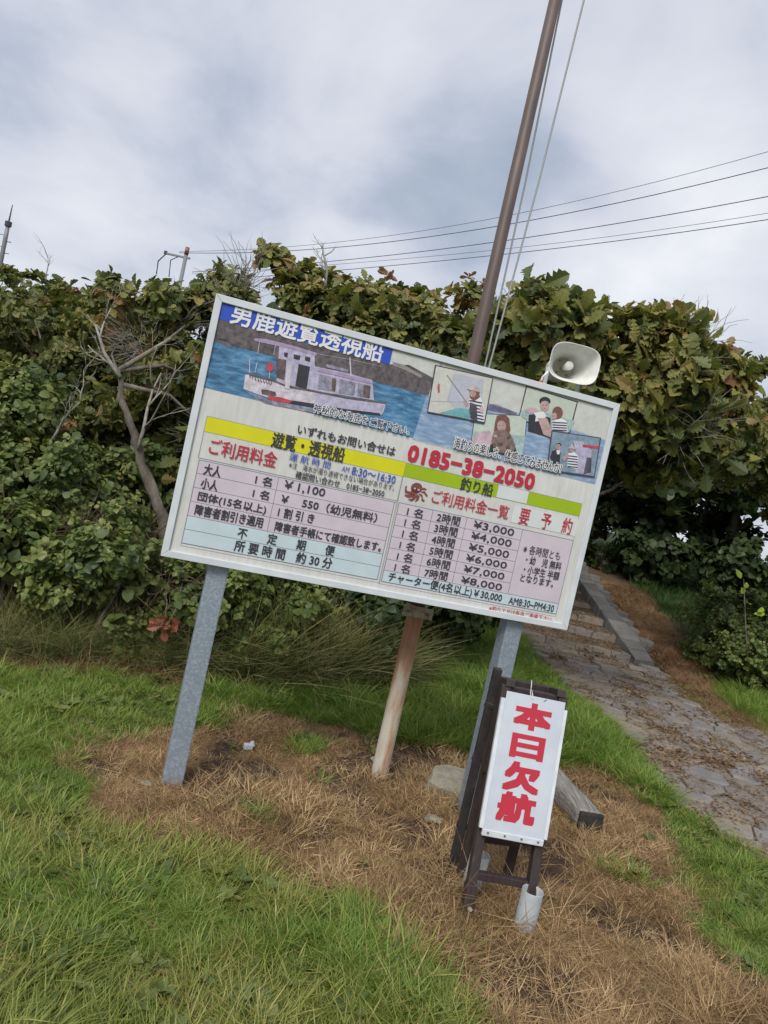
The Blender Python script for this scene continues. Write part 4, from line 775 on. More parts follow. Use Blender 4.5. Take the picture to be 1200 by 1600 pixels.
('r','fare_table','table_cell',0.0785,0.3279,0.4353,0.3891,'pink',2),
('r','fare_table','table_cell',0.4377,0.3279,0.9933,0.3891,'pink',2),
('r','fare_table','table_cell',0.0785,0.2641,0.4353,0.3255,'pink',2),
('r','fare_table','table_cell',0.4377,0.2641,0.9933,0.3255,'pink',2),
('r','fare_table','table_cell',0.0785,0.199,0.4353,0.2617,'pink',2),
('r','fare_table','table_cell',0.4377,0.199,0.9933,0.2617,'pink',2),
('r','fare_table','table_cell',0.0785,0.1377,0.9933,0.1966,'icy',2),
('r','fare_table','table_cell',0.0785,0.0743,0.9933,0.1353,'icy',2),
('r','service_heading','rule_line',0.0696,0.4579,1.0099,0.4599,'line',1),
('r','service_heading','rule_line',0.0696,0.6454,1.0099,0.6474,'line',1),
('r','service_heading','rule_line',0.0696,0.4599,0.0716,0.6454,'line',1),
('r','service_heading','rule_line',1.0079,0.4599,1.0099,0.6454,'line',1),
('r','service_heading','*',0.0716,0.5786,1.0079,0.6454,'yellow',2),
('r','fare_table','rule_line',0.0752,0.0591,1.0105,0.0606,'line',0),
('r','fare_table','rule_line',0.0752,0.4504,1.0105,0.4519,'line',0),
('r','fare_table','rule_line',0.0752,0.0606,0.0768,0.4504,'line',0),
('r','fare_table','rule_line',1.009,0.0606,1.0105,0.4504,'line',0),
('t', 'service_heading', '遊覧・透視船', 0.3705, 0.5777, 0.7098, 0.6472, 'ink', 0.018),
('t', 'service_heading', 'ご利用料金', 0.1075, 0.4866, 0.4104, 0.5571, 'red', 0.01),
('t', 'service_heading', '運 航 時 間', 0.4634, 0.5364, 0.6561, 0.5716, 'blue', 0.005),
('t', 'service_heading', 'AM', 0.7115, 0.5395, 0.7471, 0.5646, 'blue', 0.0),
('t', 'service_heading', '8:30〜16:30', 0.7601, 0.535, 0.9749, 0.5718, 'blue', 0.012),
('t', 'service_heading', '※注\u3000海水が濁り透視できない場合があります。', 0.4689, 0.5019, 0.9777, 0.5322, 'ink', 0.012),
('t', 'service_heading', '確認問い合わせ\u30000185−38−2050', 0.5084, 0.4628, 0.9359, 0.4965, 'ink', 0.012),
('t', 'fare_table', '大人', 0.1057, 0.3914, 0.1794, 0.4416, 'ink', 0.018),
('t', 'fare_table', '1 名', 0.3359, 0.3985, 0.4092, 0.4401, 'ink', 0.018),
('t', 'fare_table', '￥1,100', 0.4672, 0.401, 0.6591, 0.4442, 'ink', 0.018),
('t', 'fare_table', '小人', 0.1055, 0.3293, 0.1787, 0.3772, 'ink', 0.018),
('t', 'fare_table', '1 名', 0.3375, 0.3367, 0.4101, 0.3769, 'ink', 0.018),
('t', 'fare_table', '￥\u3000550（幼児無料）', 0.4674, 0.3363, 0.9274, 0.3814, 'ink', 0.018),
('t', 'fare_table', '団体(15名以上)', 0.1044, 0.2669, 0.411, 0.3136, 'ink', 0.018),
('t', 'fare_table', '1 割 引 き', 0.4672, 0.2734, 0.635, 0.319, 'ink', 0.018),
('t', 'fare_table', '障害者割引き適用', 0.1044, 0.2076, 0.4088, 0.2555, 'ink', 0.018),
('t', 'fare_table', '障害者手帳にて確認致します。', 0.4669, 0.2064, 0.9788, 0.2511, 'ink', 0.018),
('t', 'fare_table', '不\u3000\u3000定\u3000\u3000期\u3000\u3000便', 0.3089, 0.143, 0.7622, 0.1911, 'ink', 0.018),
('t', 'fare_table', '所 要 時 間\u3000約 30 分', 0.3072, 0.0823, 0.7638, 0.1331, 'ink', 0.018),
('r','boat_hire_heading','*',1.009,0.5799,1.956,0.6431,'lime',2),
('r','boat_hire_heading','paper_patch',1.4924,0.5817,1.6567,0.6434,'label',3),
('t', 'boat_hire_heading', '釣り船', 1.2978, 0.5761, 1.467, 0.639, 'ink', 0.015),
('t', 'boat_hire_heading', 'ご利用料金一覧', 1.1707, 0.4861, 1.5753, 0.5517, 'red', 0.006),
('r','boat_hire_heading','paper_patch',1.5959,0.4764,1.9558,0.5625,'label',2),
('t', 'boat_hire_heading', '要\u3000予\u3000約', 1.6355, 0.4788, 1.928, 0.5603, 'red', 0.008),
('p','octopus_drawing','*',[(1.1138,0.546),(1.1138,0.5365),(1.1096,0.5275),(1.1017,0.5204),(1.0914,0.5163),(1.0803,0.5158),(1.0701,0.519),(1.0622,0.5254),(1.058,0.534),(1.0579,0.5436),(1.0622,0.5525),(1.07,0.5596),(1.0802,0.5637),(1.0913,0.5643),(1.1016,0.5611),(1.1095,0.5547)],'octo',3),
('p','octopus_drawing','head',[(1.0987,0.5272),(1.0987,0.5208),(1.0958,0.5148),(1.0906,0.5101),(1.0838,0.5073),(1.0764,0.507),(1.0695,0.5092),(1.0643,0.5135),(1.0615,0.5192),(1.0614,0.5256),(1.0643,0.5316),(1.0695,0.5363),(1.0763,0.539),(1.0837,0.5393),(1.0905,0.5372),(1.0958,0.5329)],'octo',3),
('p','octopus_drawing','arm',[(1.0704,0.518),(1.0439,0.5155),(1.0349,0.5311),(1.0404,0.5396),(1.0286,0.535),(1.033,0.5069),(1.0692,0.5001)],'octo',4),
('p','octopus_drawing','arm',[(1.072,0.5111),(1.0533,0.4988),(1.0367,0.5004),(1.0369,0.4901),(1.0596,0.4856),(1.0852,0.5014)],'octo',4),
('p','octopus_drawing','arm',[(1.0779,0.5092),(1.0729,0.4842),(1.0548,0.4783),(1.0757,0.4724),(1.0899,0.4858),(1.0945,0.5034)],'octo',4),
('p','octopus_drawing','arm',[(1.0903,0.5119),(1.0957,0.4891),(1.0917,0.4736),(1.1077,0.4843),(1.1092,0.5055)],'octo',4),
('p','octopus_drawing','arm',[(1.0979,0.5166),(1.1208,0.5027),(1.1222,0.4874),(1.1364,0.483),(1.1391,0.4899),(1.1294,0.4941),(1.12,0.5151)],'octo',4),
('p','octopus_drawing','arm',[(1.1045,0.5253),(1.1269,0.5228),(1.1458,0.508),(1.1485,0.5149),(1.1288,0.5336)],'octo',4),
('p','octopus_drawing','arm',[(1.107,0.5331),(1.123,0.5397),(1.132,0.5385),(1.1373,0.5438),(1.1229,0.549),(1.1088,0.5439)],'octo',4),
('p','octopus_drawing','eye',[(1.0824,0.5362),(1.0815,0.533),(1.0782,0.5311),(1.0742,0.5315),(1.0721,0.5339),(1.0729,0.5371),(1.0763,0.539),(1.0802,0.5386)],'white',5),
('p','octopus_drawing','pupil',[(1.0793,0.5355),(1.079,0.534),(1.0777,0.5331),(1.0761,0.5333),(1.0752,0.5346),(1.0754,0.5361),(1.0768,0.537),(1.0784,0.5368)],'ink',6),
('p','octopus_drawing','eye',[(1.1014,0.534),(1.1005,0.5309),(1.0971,0.5289),(1.0932,0.5293),(1.091,0.5318),(1.0919,0.5349),(1.0953,0.5368),(1.0992,0.5365)],'white',5),
('p','octopus_drawing','pupil',[(1.0983,0.5333),(1.098,0.5318),(1.0967,0.5309),(1.0951,0.5312),(1.0941,0.5324),(1.0944,0.534),(1.0957,0.5349),(1.0973,0.5346)],'ink',6),
('r','boat_hire_table','*',1.0154,0.0683,1.9564,0.4554,'line',1),
('r','boat_hire_table','table_cell',1.0186,0.3998,1.1899,0.4522,'pink',2),
('r','boat_hire_table','table_cell',1.1923,0.3998,1.3675,0.4522,'pink',2),
('r','boat_hire_table','table_cell',1.3699,0.3998,1.6686,0.4522,'pink',2),
('r','boat_hire_table','table_cell',1.0186,0.3454,1.1899,0.3974,'pink',2),
('r','boat_hire_table','table_cell',1.1923,0.3454,1.3675,0.3974,'pink',2),
('r','boat_hire_table','table_cell',1.3699,0.3454,1.6686,0.3974,'pink',2),
('r','boat_hire_table','table_cell',1.0186,0.2906,1.1899,0.343,'pink',2),
('r','boat_hire_table','table_cell',1.1923,0.2906,1.3675,0.343,'pink',2),
('r','boat_hire_table','table_cell',1.3699,0.2906,1.6686,0.343,'pink',2),
('r','boat_hire_table','table_cell',1.0186,0.2355,1.1899,0.2882,'pink',2),
('r','boat_hire_table','table_cell',1.1923,0.2355,1.3675,0.2882,'pink',2),
('r','boat_hire_table','table_cell',1.3699,0.2355,1.6686,0.2882,'pink',2),
('r','boat_hire_table','table_cell',1.0186,0.1803,1.1899,0.2331,'pink',2),
('r','boat_hire_table','table_cell',1.1923,0.1803,1.3675,0.2331,'pink',2),
('r','boat_hire_table','table_cell',1.3699,0.1803,1.6686,0.2331,'pink',2),
('r','boat_hire_table','table_cell',1.0186,0.1259,1.1899,0.1779,'pink',2),
('r','boat_hire_table','table_cell',1.1923,0.1259,1.3675,0.1779,'pink',2),
('r','boat_hire_table','table_cell',1.3699,0.1259,1.6686,0.1779,'pink',2),
('r','boat_hire_table','table_cell',1.671,0.1259,1.9532,0.4522,'pink',2),
('r','boat_hire_table','table_cell',1.0186,0.0715,1.9532,0.1235,'icy',2),
('r','boat_hire_table','rule_line',1.0054,0.0563,1.956,0.0578,'line',0),
('r','boat_hire_table','rule_line',1.0054,0.6436,1.956,0.6451,'line',0),
('r','boat_hire_table','rule_line',1.0054,0.0578,1.0069,0.6436,'line',0),
('r','boat_hire_table','rule_line',1.9545,0.0578,1.956,0.6436,'line',0),
('t', 'boat_hire_table', '1 名', 1.0653, 0.4015, 1.1433, 0.4448, 'ink', 0.012),
('t', 'boat_hire_table', '2時間', 1.2169, 0.4033, 1.3364, 0.4488, 'ink', 0.012),
('t', 'boat_hire_table', '¥3,000', 1.409, 0.4061, 1.6269, 0.4479, 'ink', 0.012),
('t', 'boat_hire_table', '1 名', 1.0648, 0.3483, 1.143, 0.3903, 'ink', 0.012),
('t', 'boat_hire_table', '3時間', 1.2165, 0.3495, 1.3361, 0.3946, 'ink', 0.012),
('t', 'boat_hire_table', '¥4,000', 1.41, 0.3508, 1.6267, 0.3926, 'ink', 0.012),
('t', 'boat_hire_table', '1 名', 1.0658, 0.2932, 1.1428, 0.3358, 'ink', 0.012),
('t', 'boat_hire_table', '4時間', 1.2165, 0.2936, 1.3349, 0.3392, 'ink', 0.012),
('t', 'boat_hire_table', '¥5,000', 1.4112, 0.2944, 1.6267, 0.3362, 'ink', 0.012),
('t', 'boat_hire_table', '1 名', 1.0653, 0.2399, 1.1407, 0.2798, 'ink', 0.012),
('t', 'boat_hire_table', '5時間', 1.2185, 0.2391, 1.3371, 0.2832, 'ink', 0.012),
('t', 'boat_hire_table', '¥6,000', 1.4095, 0.2406, 1.629, 0.2802, 'ink', 0.012),
('t', 'boat_hire_table', '1 名', 1.0654, 0.1835, 1.1405, 0.2251, 'ink', 0.012),
('t', 'boat_hire_table', '6時間', 1.217, 0.1849, 1.3368, 0.2289, 'ink', 0.012),
('t', 'boat_hire_table', '¥7,000', 1.4105, 0.1851, 1.6288, 0.2247, 'ink', 0.012),
('t', 'boat_hire_table', '1 名', 1.0652, 0.129, 1.1413, 0.1706, 'ink', 0.012),
('t', 'boat_hire_table', '7時間', 1.2178, 0.1301, 1.3366, 0.1734, 'ink', 0.012),
('t', 'boat_hire_table', '¥8,000', 1.4105, 0.1293, 1.6297, 0.1694, 'ink', 0.012),
('t', 'boat_hire_table', 'チャーター便(4名以上)￥30,000', 1.0463, 0.0711, 1.6424, 0.1227, 'ink', 0.012),
('t', 'boat_hire_table', 'AM8:30~PM4:30', 1.6819, 0.0772, 1.9337, 0.1127, 'ink', 0.012),
('t', 'boat_hire_table', '※ 各時間とも', 1.6963, 0.3399, 1.9023, 0.3863, 'ink', 0.012),
('t', 'boat_hire_table', '・幼\u3000児 無料', 1.7227, 0.2915, 1.9208, 0.3335, 'ink', 0.012),
('t', 'boat_hire_table', '・小学生 半額', 1.7234, 0.2413, 1.9214, 0.2838, 'ink', 0.012),
('t', 'boat_hire_table', 'となります。', 1.7162, 0.1995, 1.8993, 0.2375, 'ink', 0.012),
('t', 'bait_note', '※釣りエサは各自ご準備下さい。', 1.5877, 0.0236, 1.9452, 0.0534, 'red', 0.012),
]

LAYER = .0006
BOLDK = 1.0
bits = {}
def print_obj(name, P, col, layer, parent):
    y_ = .005 - LAYER * (layer + 1)
    # clean: counter-clockwise seen from the front
    A = sum(P[i][0] * P[(i + 1) % len(P)][1] - P[(i + 1) % len(P)][0] * P[i][1] for i in range(len(P)))
    if A < 0: P = P[::-1]
    me = bpy.data.meshes.new(name); me.from_pydata([(x, y_, BZ + z) for x, z in P], [], [tuple(range(len(P)))])
    return link(name, me, 'print_' + col, parent)
heads = {}
def clampP(P): return [(max(.0315, min(BW - .0315, x)), min(BH - .0315, max(.0315, z))) for x, z in P]
for a in ART:                       # the first '*' entry of each group is the part itself
    if a[0] in 'rp' and a[2] == '*' and a[1] not in heads:
        P = [(a[3], a[4]), (a[5], a[4]), (a[5], a[6]), (a[3], a[6])] if a[0] == 'r' else a[3]
        heads[a[1]] = print_obj(a[1], clampP(P), a[-2], a[-1], board)
def glyphs(s, x0, z0, x1, z1, col, bold, y_, parent, name='lettering', vertical=False):
    c = bpy.data.curves.new(name, 'FONT'); c.body = s; c.resolution_u = 2
    o = bpy.data.objects.new(name, c); C.objects.link(o); bpy.context.view_layer.update()
    me = bpy.data.meshes.new_from_object(o.evaluated_get(bpy.context.evaluated_depsgraph_get()))
    bpy.data.objects.remove(o); bpy.data.curves.remove(c)
    n = len(me.vertices); co = np.zeros(n * 3, dtype=np.float32); me.vertices.foreach_get('co', co); co = co.reshape(-1, 3)
    mn, mx_ = co.min(0), co.max(0); q = np.zeros_like(co)
    q[:, 0] = x0 + (co[:, 0] - mn[0]) / (mx_[0] - mn[0]) * (x1 - x0); q[:, 2] = z0 + (co[:, 1] - mn[1]) / (mx_[1] - mn[1]) * (z1 - z0); q[:, 1] = y_
    me.vertices.foreach_set('co', q.ravel()); me.materials.clear(); me.update(); me.name = name
    if bold:                      # heavier strokes: the same outline struck several times around itself
        sh_ = bold * (z1 - z0) * BOLDK * (0.0 if '※' in s else .35 if '\u30fb' in s and (z1 - z0) < .03 else 1); bm = bmesh.new()
        for k in range(8):
            n0_ = len(bm.verts); bm.from_mesh(me); bm.verts.ensure_lookup_table()
            for v_ in bm.verts[n0_:]: v_.co += Vector((sh_ * max(-1, min(1, 1.5 * cos(k * pi / 4))), -.00006 * k, sh_ * max(-1, min(1, 1.5 * sin(k * pi / 4)))))
        bm.to_mesh(me); bm.free()
    return link(name, me, 'print_' + col if isinstance(col, str) and ('print_' + col) in MT else col, parent)
orphan = {}
for a in ART:
    if a[0] == 't':
        _, grp, s, x0, z0, x1, z1, col, bold = a
        par = heads.get(grp); hold = grp in orphan or par is None
        o = glyphs(s, x0, BZ + z0, x1, BZ + z1, col, bold, .005 - LAYER * (22 if 'caption' in grp else 8) - (.0006 if col in ('navy', 'ink') and 'caption' in grp else 0), par or board, 'lettering' if par else grp)
    else:
        if a[2] == '*' : continue
        P = [(a[3], a[4]), (a[5], a[4]), (a[5], a[6]), (a[3], a[6])] if a[0] == 'r' else a[3]
        print_obj(a[2], clampP(P), a[-2], a[-1], heads.get(a[1], board))

# ------------------------------------------------------------------ tall pole behind the board
PX, PY = .29, 4.17
pole = empty('flagpole', (PX, PY, 0), 0, 'tall thin brown pole behind the notice board, rusty and cream painted at its foot', 'pole')
bm = bmesh.new(); tube(bm, [(0, 0, -.1), (0, 0, .03), (0, 0, .96)], [.047, .047, .046], 20); bmo('lower_post', bm, 'rusty_paint', pole, False)
bm = bmesh.new(); tube(bm, [(0, 0, .96), (0, 0, 2.2), (0, 0, 7.5)], [.042, .035, .026], 20); sh = bmo('shaft', bm, 'brown_pole', pole, True)
bm = bmesh.new(); box(bm, (.0, -.052, .93), (.165, .008, .062), .003); br = bmo('bracket', bm, 'bracket_steel', pole); br.rotation_euler = (0, 0, .15)
for sx_ in (-.055, .055):
    bm = bmesh.new(); tube(bm, [(sx_, -.056, .93), (sx_, -.066, .93)], .009, 6); bmo('bolt', bm, 'bolt', br)
bm = bmesh.new(); box(bm, (.0, .045, .93), (.12, .02, .05), .003); bmo('clamp', bm, 'bracket_steel', pole)
for tp, bt, lb in ((at(880, -10, 4.25), at(756, 580, 4.2), 'thin grey rope hanging close beside the brown pole'), (at(915, -10, 4.45), at(762, 582, 4.22), 'thin grey rope spreading away right of the brown pole')):
    d = (tp - bt); bm = bmesh.new(); tube(bm, [bt - d * .35, bt, bt + d * .5 + Vector((.01, 0, 0)), tp, tp + d * .5], .0055, 6)
    o = bmo('rope', bm, 'rope_grey', None, True); tag(o, lb, 'rope')

# ------------------------------------------------------------------ loudspeaker
hc = at(898, 568, 4.0)
horn = empty('loudspeaker', hc, radians(6), 'cream horn loudspeaker mounted above the top edge of the notice board', 'loudspeaker')
def sq_ring(bm, y_, a, b, e, n=40, zo=0.0, xo=0.0):
    R = []
    for k in range(n):
        t = 2 * pi * k / n; c, s_ = cos(t), sin(t)
        R.append(bm.verts.new((xo + a * math.copysign(abs(c) ** (2 / e), c), y_, zo + b * math.copysign(abs(s_) ** (2 / e), s_))))
    return R
def skin(bm, R):
    for a, b in zip(R, R[1:]):
        for k in range(len(a)): bm.faces.new((a[k], a[(k + 1) % len(a)], b[(k + 1) % len(a)], b[k]))
prof_ = [(0, .134, .1, 3.4), (.015, .128, .095, 3.3), (.05, .112, .083, 3.0), (.1, .09, .071, 2.6), (.15, .073, .062, 2.2), (.185, .064, .058, 2.0)]
bm = bmesh.new(); ins = [sq_ring(bm, y_ , a - .004, b - .004, e) for y_, a, b, e in prof_]; outr = [sq_ring(bm, y_ - (.003 if i == 0 else 0), a, b, e) for i, (y_, a, b, e) in enumerate(prof_)]
skin(bm, ins[::-1]); skin(bm, outr)
for k in range(40): bm.faces.new((outr[0][k], outr[0][(k + 1) % 40], ins[0][(k + 1) % 40], ins[0][k]))
bmesh.ops.recalc_face_normals(bm, faces=bm.faces); bell = bmo('horn_bell', bm, 'horn_plastic', horn, True)
bm = bmesh.new(); bm.faces.new(sq_ring(bm, .184, .061, .055, 2)); td = bmo('throat_disc', bm, 'horn_throat', horn)
for a_ in (.7, 2.3, 3.9, 5.4):
    bm = bmesh.new(); tube(bm, [(.043 * cos(a_), .184, .043 * sin(a_)), (.043 * cos(a_), .178, .043 * sin(a_))], .0045, 8); bmo('screw', bm, 'bolt', td)
bm = bmesh.new(); tube(bm, [(0, .184, 0), (0, .14, 0), (0, .085, 0), (0, .078, 0)], [.015, .017, .024, .021], 20); bmo('centre_horn', bm, 'horn_plastic', horn, True)
bm = bmesh.new(); tube(bm, [(0, .185, 0), (0, .2, 0), (0, .3, 0), (0, .315, 0)], [.066, .07, .066, .05], 24); bmo('driver_housing', bm, 'horn_plastic', horn, True)
bm = bmesh.new()
beam(bm, (-.09, .15, -.02), (-.09, .15, -.17), .02, .004, 0); beam(bm, (.09, .15, -.02), (.09, .15, -.17), .02, .004, 0); beam(bm, (-.1, .15, -.17), (.1, .15, -.17), .02, .004, 0, Vector((0, 1, 0)))
beam(bm, (-.02, .15, -.165), (-.02, .15, -.36), .03, .03, .002); bmo('mounting_bracket', bm, 'aluminium', horn)
bm = bmesh.new(); tube(bm, [(-.122, .01, -.07), (-.14, .03, -.1), (-.145, .04, -.16), (-.145, .05, -.3)], .007, 8); cbl = bmo('cable', bm, 'horn_plastic', horn, True)
bm = bmesh.new(); tube(bm, [(-.143, .033, -.118), (-.145, .038, -.14)], .0105, 10); bmo('tape', bm, 'orange_tape', cbl)
bm = bmesh.new(); tube(bm, [(.005, .02, -.095), (.008, .03, -.115), (-.006, .04, -.135), (-.03, .06, -.15)], .004, 6); bmo('drip_wire', bm, 'horn_plastic', horn, True)

# ------------------------------------------------------------------ sandwich stand
SB = Vector((.6379, 2.8948, 0)); psi, th_ = .08, .2049
stand = empty('sign_stand', SB, psi, 'dark brown wooden stand leaning beside the right post and holding the white notice', 'stand')
def fr_(u, s, d=0.0): return Vector((u, sin(th_) * s + cos(th_) * d, cos(th_) * s - sin(th_) * d))    # local: along width, up the front, behind it
W1 = .275
for u, s0, s1 in ((.018, 0, .905), (.258, .06, .905)):
    bm = bmesh.new(); beam(bm, fr_(u, s0, .03), fr_(u, s1, .03), .036, .045, .003); bmo('front_leg', bm, 'dark_wood', stand)
bm = bmesh.new(); beam(bm, fr_(.018, -.02, .03), fr_(.018, .13, .03), .044, .052, .004); ft_ = bmo('foot_sleeve', bm, 'dark_wood', stand)
bm = bmesh.new(); tube(bm, [fr_(.02, .045, -.0), fr_(.02, .045, -.012)], .009, 8); bmo('bolt', bm, 'bracket_steel', ft_)
for s_, d_ in ((.165, .03), (.325, .03), (.62, .035), (.89, .03)):
    bm = bmesh.new(); beam(bm, fr_(.036, s_, d_), fr_(.24, s_, d_), .03, .03, .003, Vector((0, 0, 1))); bmo('cross_rail', bm, 'dark_wood', stand)
apex = .97
for u in (.03, .246):                                  # rear legs
    top = fr_(u, .9, .1); bot = Vector((u + .01, .29, .0)) if u < .1 else Vector((u, .33, 0))
    bm = bmesh.new(); beam(bm, bot, top, .034, .034, .003); bmo('rear_leg', bm, 'dark_wood', stand)
    bm = bmesh.new(); beam(bm, fr_(u, .915, .0), fr_(u, .915, .12), .036, .03, .003); bmo('top_side_rail', bm, 'dark_wood', stand)
    bm = bmesh.new(); beam(bm, fr_(u, .6, .03), Vector((u, .26, .5)), .026, .03, .003); bmo('side_rail', bm, 'dark_wood', stand)
bm = bmesh.new(); beam(bm, fr_(.02, .915, .125), fr_(.256, .915, .125), .034, .03, .003, Vector((0, 0, 1))); bmo('top_rail', bm, 'dark_wood', stand)
for z_ in (.215,):
    bm = bmesh.new(); beam(bm, (.05, .275, z_), (.24, .3, z_), .045, .03, .003, Vector((0, 0, 1))); bmo('rear_rail', bm, 'dark_wood', stand)
S0, PH = .3481, .5352
for u0, u1 in ((-.001, .026), (.249, .276)):           # side channels
    bm = bmesh.new(); hh = PH - .03; cu = (u0 + u1) / 2
    beam(bm, fr_(cu, S0, -.004), fr_(cu, S0 + hh, -.004), u1 - u0, .02, .002); bmo('side_channel', bm, 'plate_trim', stand)
bm = bmesh.new(); beam(bm, fr_(.012, S0 - .012, -.012), fr_(.262, S0 - .012, -.012), .026, .016, .003, Vector((0, 0, 1))); bc = bmo('bottom_channel', bm, 'plate_trim', stand)
for k in range(4):
    bm = bmesh.new(); tube(bm, [fr_(.035 + .068 * k, S0 - .012, -.019), fr_(.035 + .068 * k, S0 - .012, -.0225)], .0045, 8); bmo('screw', bm, 'bolt', bc)
plate = empty('notice_plate', SB, psi, 'white plate lettered in four red characters, slotted into the dark stand', 'sign')
P0 = fr_(.1375, S0 + PH / 2, -.018)
bm = bmesh.new(); beam(bm, fr_(.1375, S0, -.0165), fr_(.1375, S0 + PH, -.0165), .246, .004, .001); bmo('plate', bm, 'plate_white', plate)
chars = [('本', (528, 215, 738, 368)), ('日', (490, 380, 705, 550)), ('欠', (450, 545, 680, 722)), ('航', (415, 715, 650, 903))]
# positions of the characters up the plate (u0, s0, u1, s1), metres
CH = [(0.0576, 0.7482, 0.2161, 0.8564), (0.0635, 0.6344, 0.206, 0.731), (0.0572, 0.5073, 0.2079, 0.6221), (0.0528, 0.3889, 0.21, 0.5048)]
for (u0, s0_, u1, s1_), ch in zip(CH, '本日欠航'):
    o = glyphs(ch, u0 + .007, s0_ + .007, u1 - .007, s1_ - .007, 'red', .068, 0, plate, 'lettering')
    me = o.data
    for v_ in me.vertices: v_.co = fr_(v_.co.x, v_.co.z, -.0195 + v_.co.y)
bm = bmesh.new(); tp = S0 + PH
tube(bm, [fr_(.118, tp - .012, -.021), fr_(.116, tp + .01, -.0), fr_(.12, tp + .035, .02), fr_(.124, tp + .01, 0), fr_(.126, tp - .012, -.021)], .0018, 6)
tube(bm, [fr_(.116, tp + .03, .0), fr_(.12, tp + .05, .02), fr_(.122, tp + .06, .03)], .0018, 6); bmo('string', bm, 'white_string', plate, True)
bm = bmesh.new(); tube(bm, [fr_(.17, tp - .012, -.021), fr_(.18, tp - .004, -.02), fr_(.19, tp + .008, .0), fr_(.2, tp + .002, .0)], .0012, 6); bmo('wire_tie', bm, 'wire_dark', plate, True)
# pipe sleeves at two feet
for (px_, py_), lb, h_ in (((.885, 2.93), 'short grey plastic pipe round the front right foot of the stand', .16), ((.70, 3.16), 'short grey plastic pipe round the rear left foot of the stand', .15)):
    bm = bmesh.new(); n = 28; R_ = []
    for rr_, z_ in ((.042, -.02), (.042, h_), (.0405, h_ + .002), (.037, h_ - .001), (.037, 0)):
        R_.append([bm.verts.new((rr_ * cos(2 * pi * k / n), rr_ * sin(2 * pi * k / n) , z_)) for k in range(n)])
    skin(bm, R_); o = bmo('pipe_sleeve', bm, 'pvc', None, True); o.location = (px_, py_, 0); o.rotation_euler = (.03, .05 if px_ < .8 else 0, 0); tag(o, lb, 'pipe', 'pipe sleeves on the feet of the stand')
rod = empty('steel_bar', (.625, 3.27, 0), 0, 'upright black steel bar strapped between the stand and the grey post', 'bar')
bm = bmesh.new(); beam(bm, (0, 0, -.05), (.005, .03, .9), .036, .036, .004); bmo('bar_shaft', bm, 'black_steel', rod)
for z_ in (.74, .5, .2):
    bm = bmesh.new(); beam(bm, (-.02, .02, z_), (.085, .0, z_ - .01), .022, .022, .003, Vector((0, 0, 1))); bmo('clamp', bm, 'black_steel', rod)

# ------------------------------------------------------------------ stone, timber, litter
bm = bmesh.new(); sr = random.Random(5)
T_ = [(-.2, -.09), (-.12, -.16), (.1, -.17), (.2, -.1), (.19, .1), (.05, .14), (-.12, .13), (-.19, .05)]
low = [bm.verts.new((x, y, -.03)) for x, y in T_]; mid_ = [bm.verts.new((x * 1.04, y * 1.03, .06 + sr.uniform(-.01, .01))) for x, y in T_]; top_ = [bm.verts.new((x * .95, y * .93, .105 + .02 * (y > 0))) for x, y in T_]
skin(bm, [low, mid_, top_]); bm.faces.new(top_)
bmesh.ops.subdivide_edges(bm, edges=bm.edges[:], cuts=2, use_grid_fill=True)
for v_ in bm.verts: v_.co += Vector((noise.noise(v_.co * 14), noise.noise(v_.co * 14 + Vector((3, 3, 3))), noise.noise(v_.co * 11 + Vector((7, 7, 7))) * .5)) * .012
o = bmo('stone_slab', bm, 'slab'); o.location = (.74, 4.2, -.02); o.rotation_euler = (0, 0, -.1); o.scale = (.85, .85, .85); tag(o, 'broken flat grey stone slab lying on the dead grass behind the stand', 'stone')
lg = empty('timber', (1.38, 4.45, 0), 0, 'weathered grey timber with a charred black end lying right of the stand', 'timber')
a_, b_ = Vector((-.1, .45, .055)), Vector((.04, -.45, .07))
bm = bmesh.new(); beam(bm, a_, b_, .15, .1, .028, Vector((1, 0, 0)))
bmesh.ops.subdivide_edges(bm, edges=[e for e in bm.edges if e.calc_length() > .3], cuts=14)
for v_ in bm.verts: v_.co += Vector((noise.noise(v_.co * 6), 0, noise.noise(v_.co * 6 + Vector((5, 5, 5))))) * .01
bmo('log_body', bm, 'weathered_timber', lg)
bm = bmesh.new(); dd_ = (b_ - a_).normalized(); beam(bm, b_ - dd_ * .012, b_ + dd_ * .014, .138, .09, .013, Vector((1, 0, 0))); bmo('charred_end', bm, 'charred_end', lg)
bm = bmesh.new(); box(bm, (0, 0, .02), (.05, .03, .035), .008, Matrix.Rotation(.5, 3, 'Z')); box(bm, (.02, .01, .035), (.03, .025, .02), .006, Matrix.Rotation(1.1, 3, 'Y'))
o = bmo('litter_scrap', bm, 'plate_white'); o.location = (-.44, 4.1, 0); tag(o, 'small crumpled white scrap on the grass right of the left post', 'scrap')
for (x, y), s_, lb in (((.3, 4.35), .07, 'small pale stone chip just behind the foot of the pole'), ((-.78, 3.42), .03, 'small grey pebble left of the left post foot'), ((.57, 3.72), .05, 'half buried pale stone between pole and stand')):
    bm = bmesh.new(); bmesh.ops.create_icosphere(bm, subdivisions=2, radius=s_)
    for v_ in bm.verts: v_.co = Vector((v_.co.x, v_.co.y * .7, v_.co.z * .35)) + rdir(sr) * s_ * .06
    o = bmo('pebble', bm, 'slab'); o.location = (x, y, .012); tag(o, lb, 'stone')

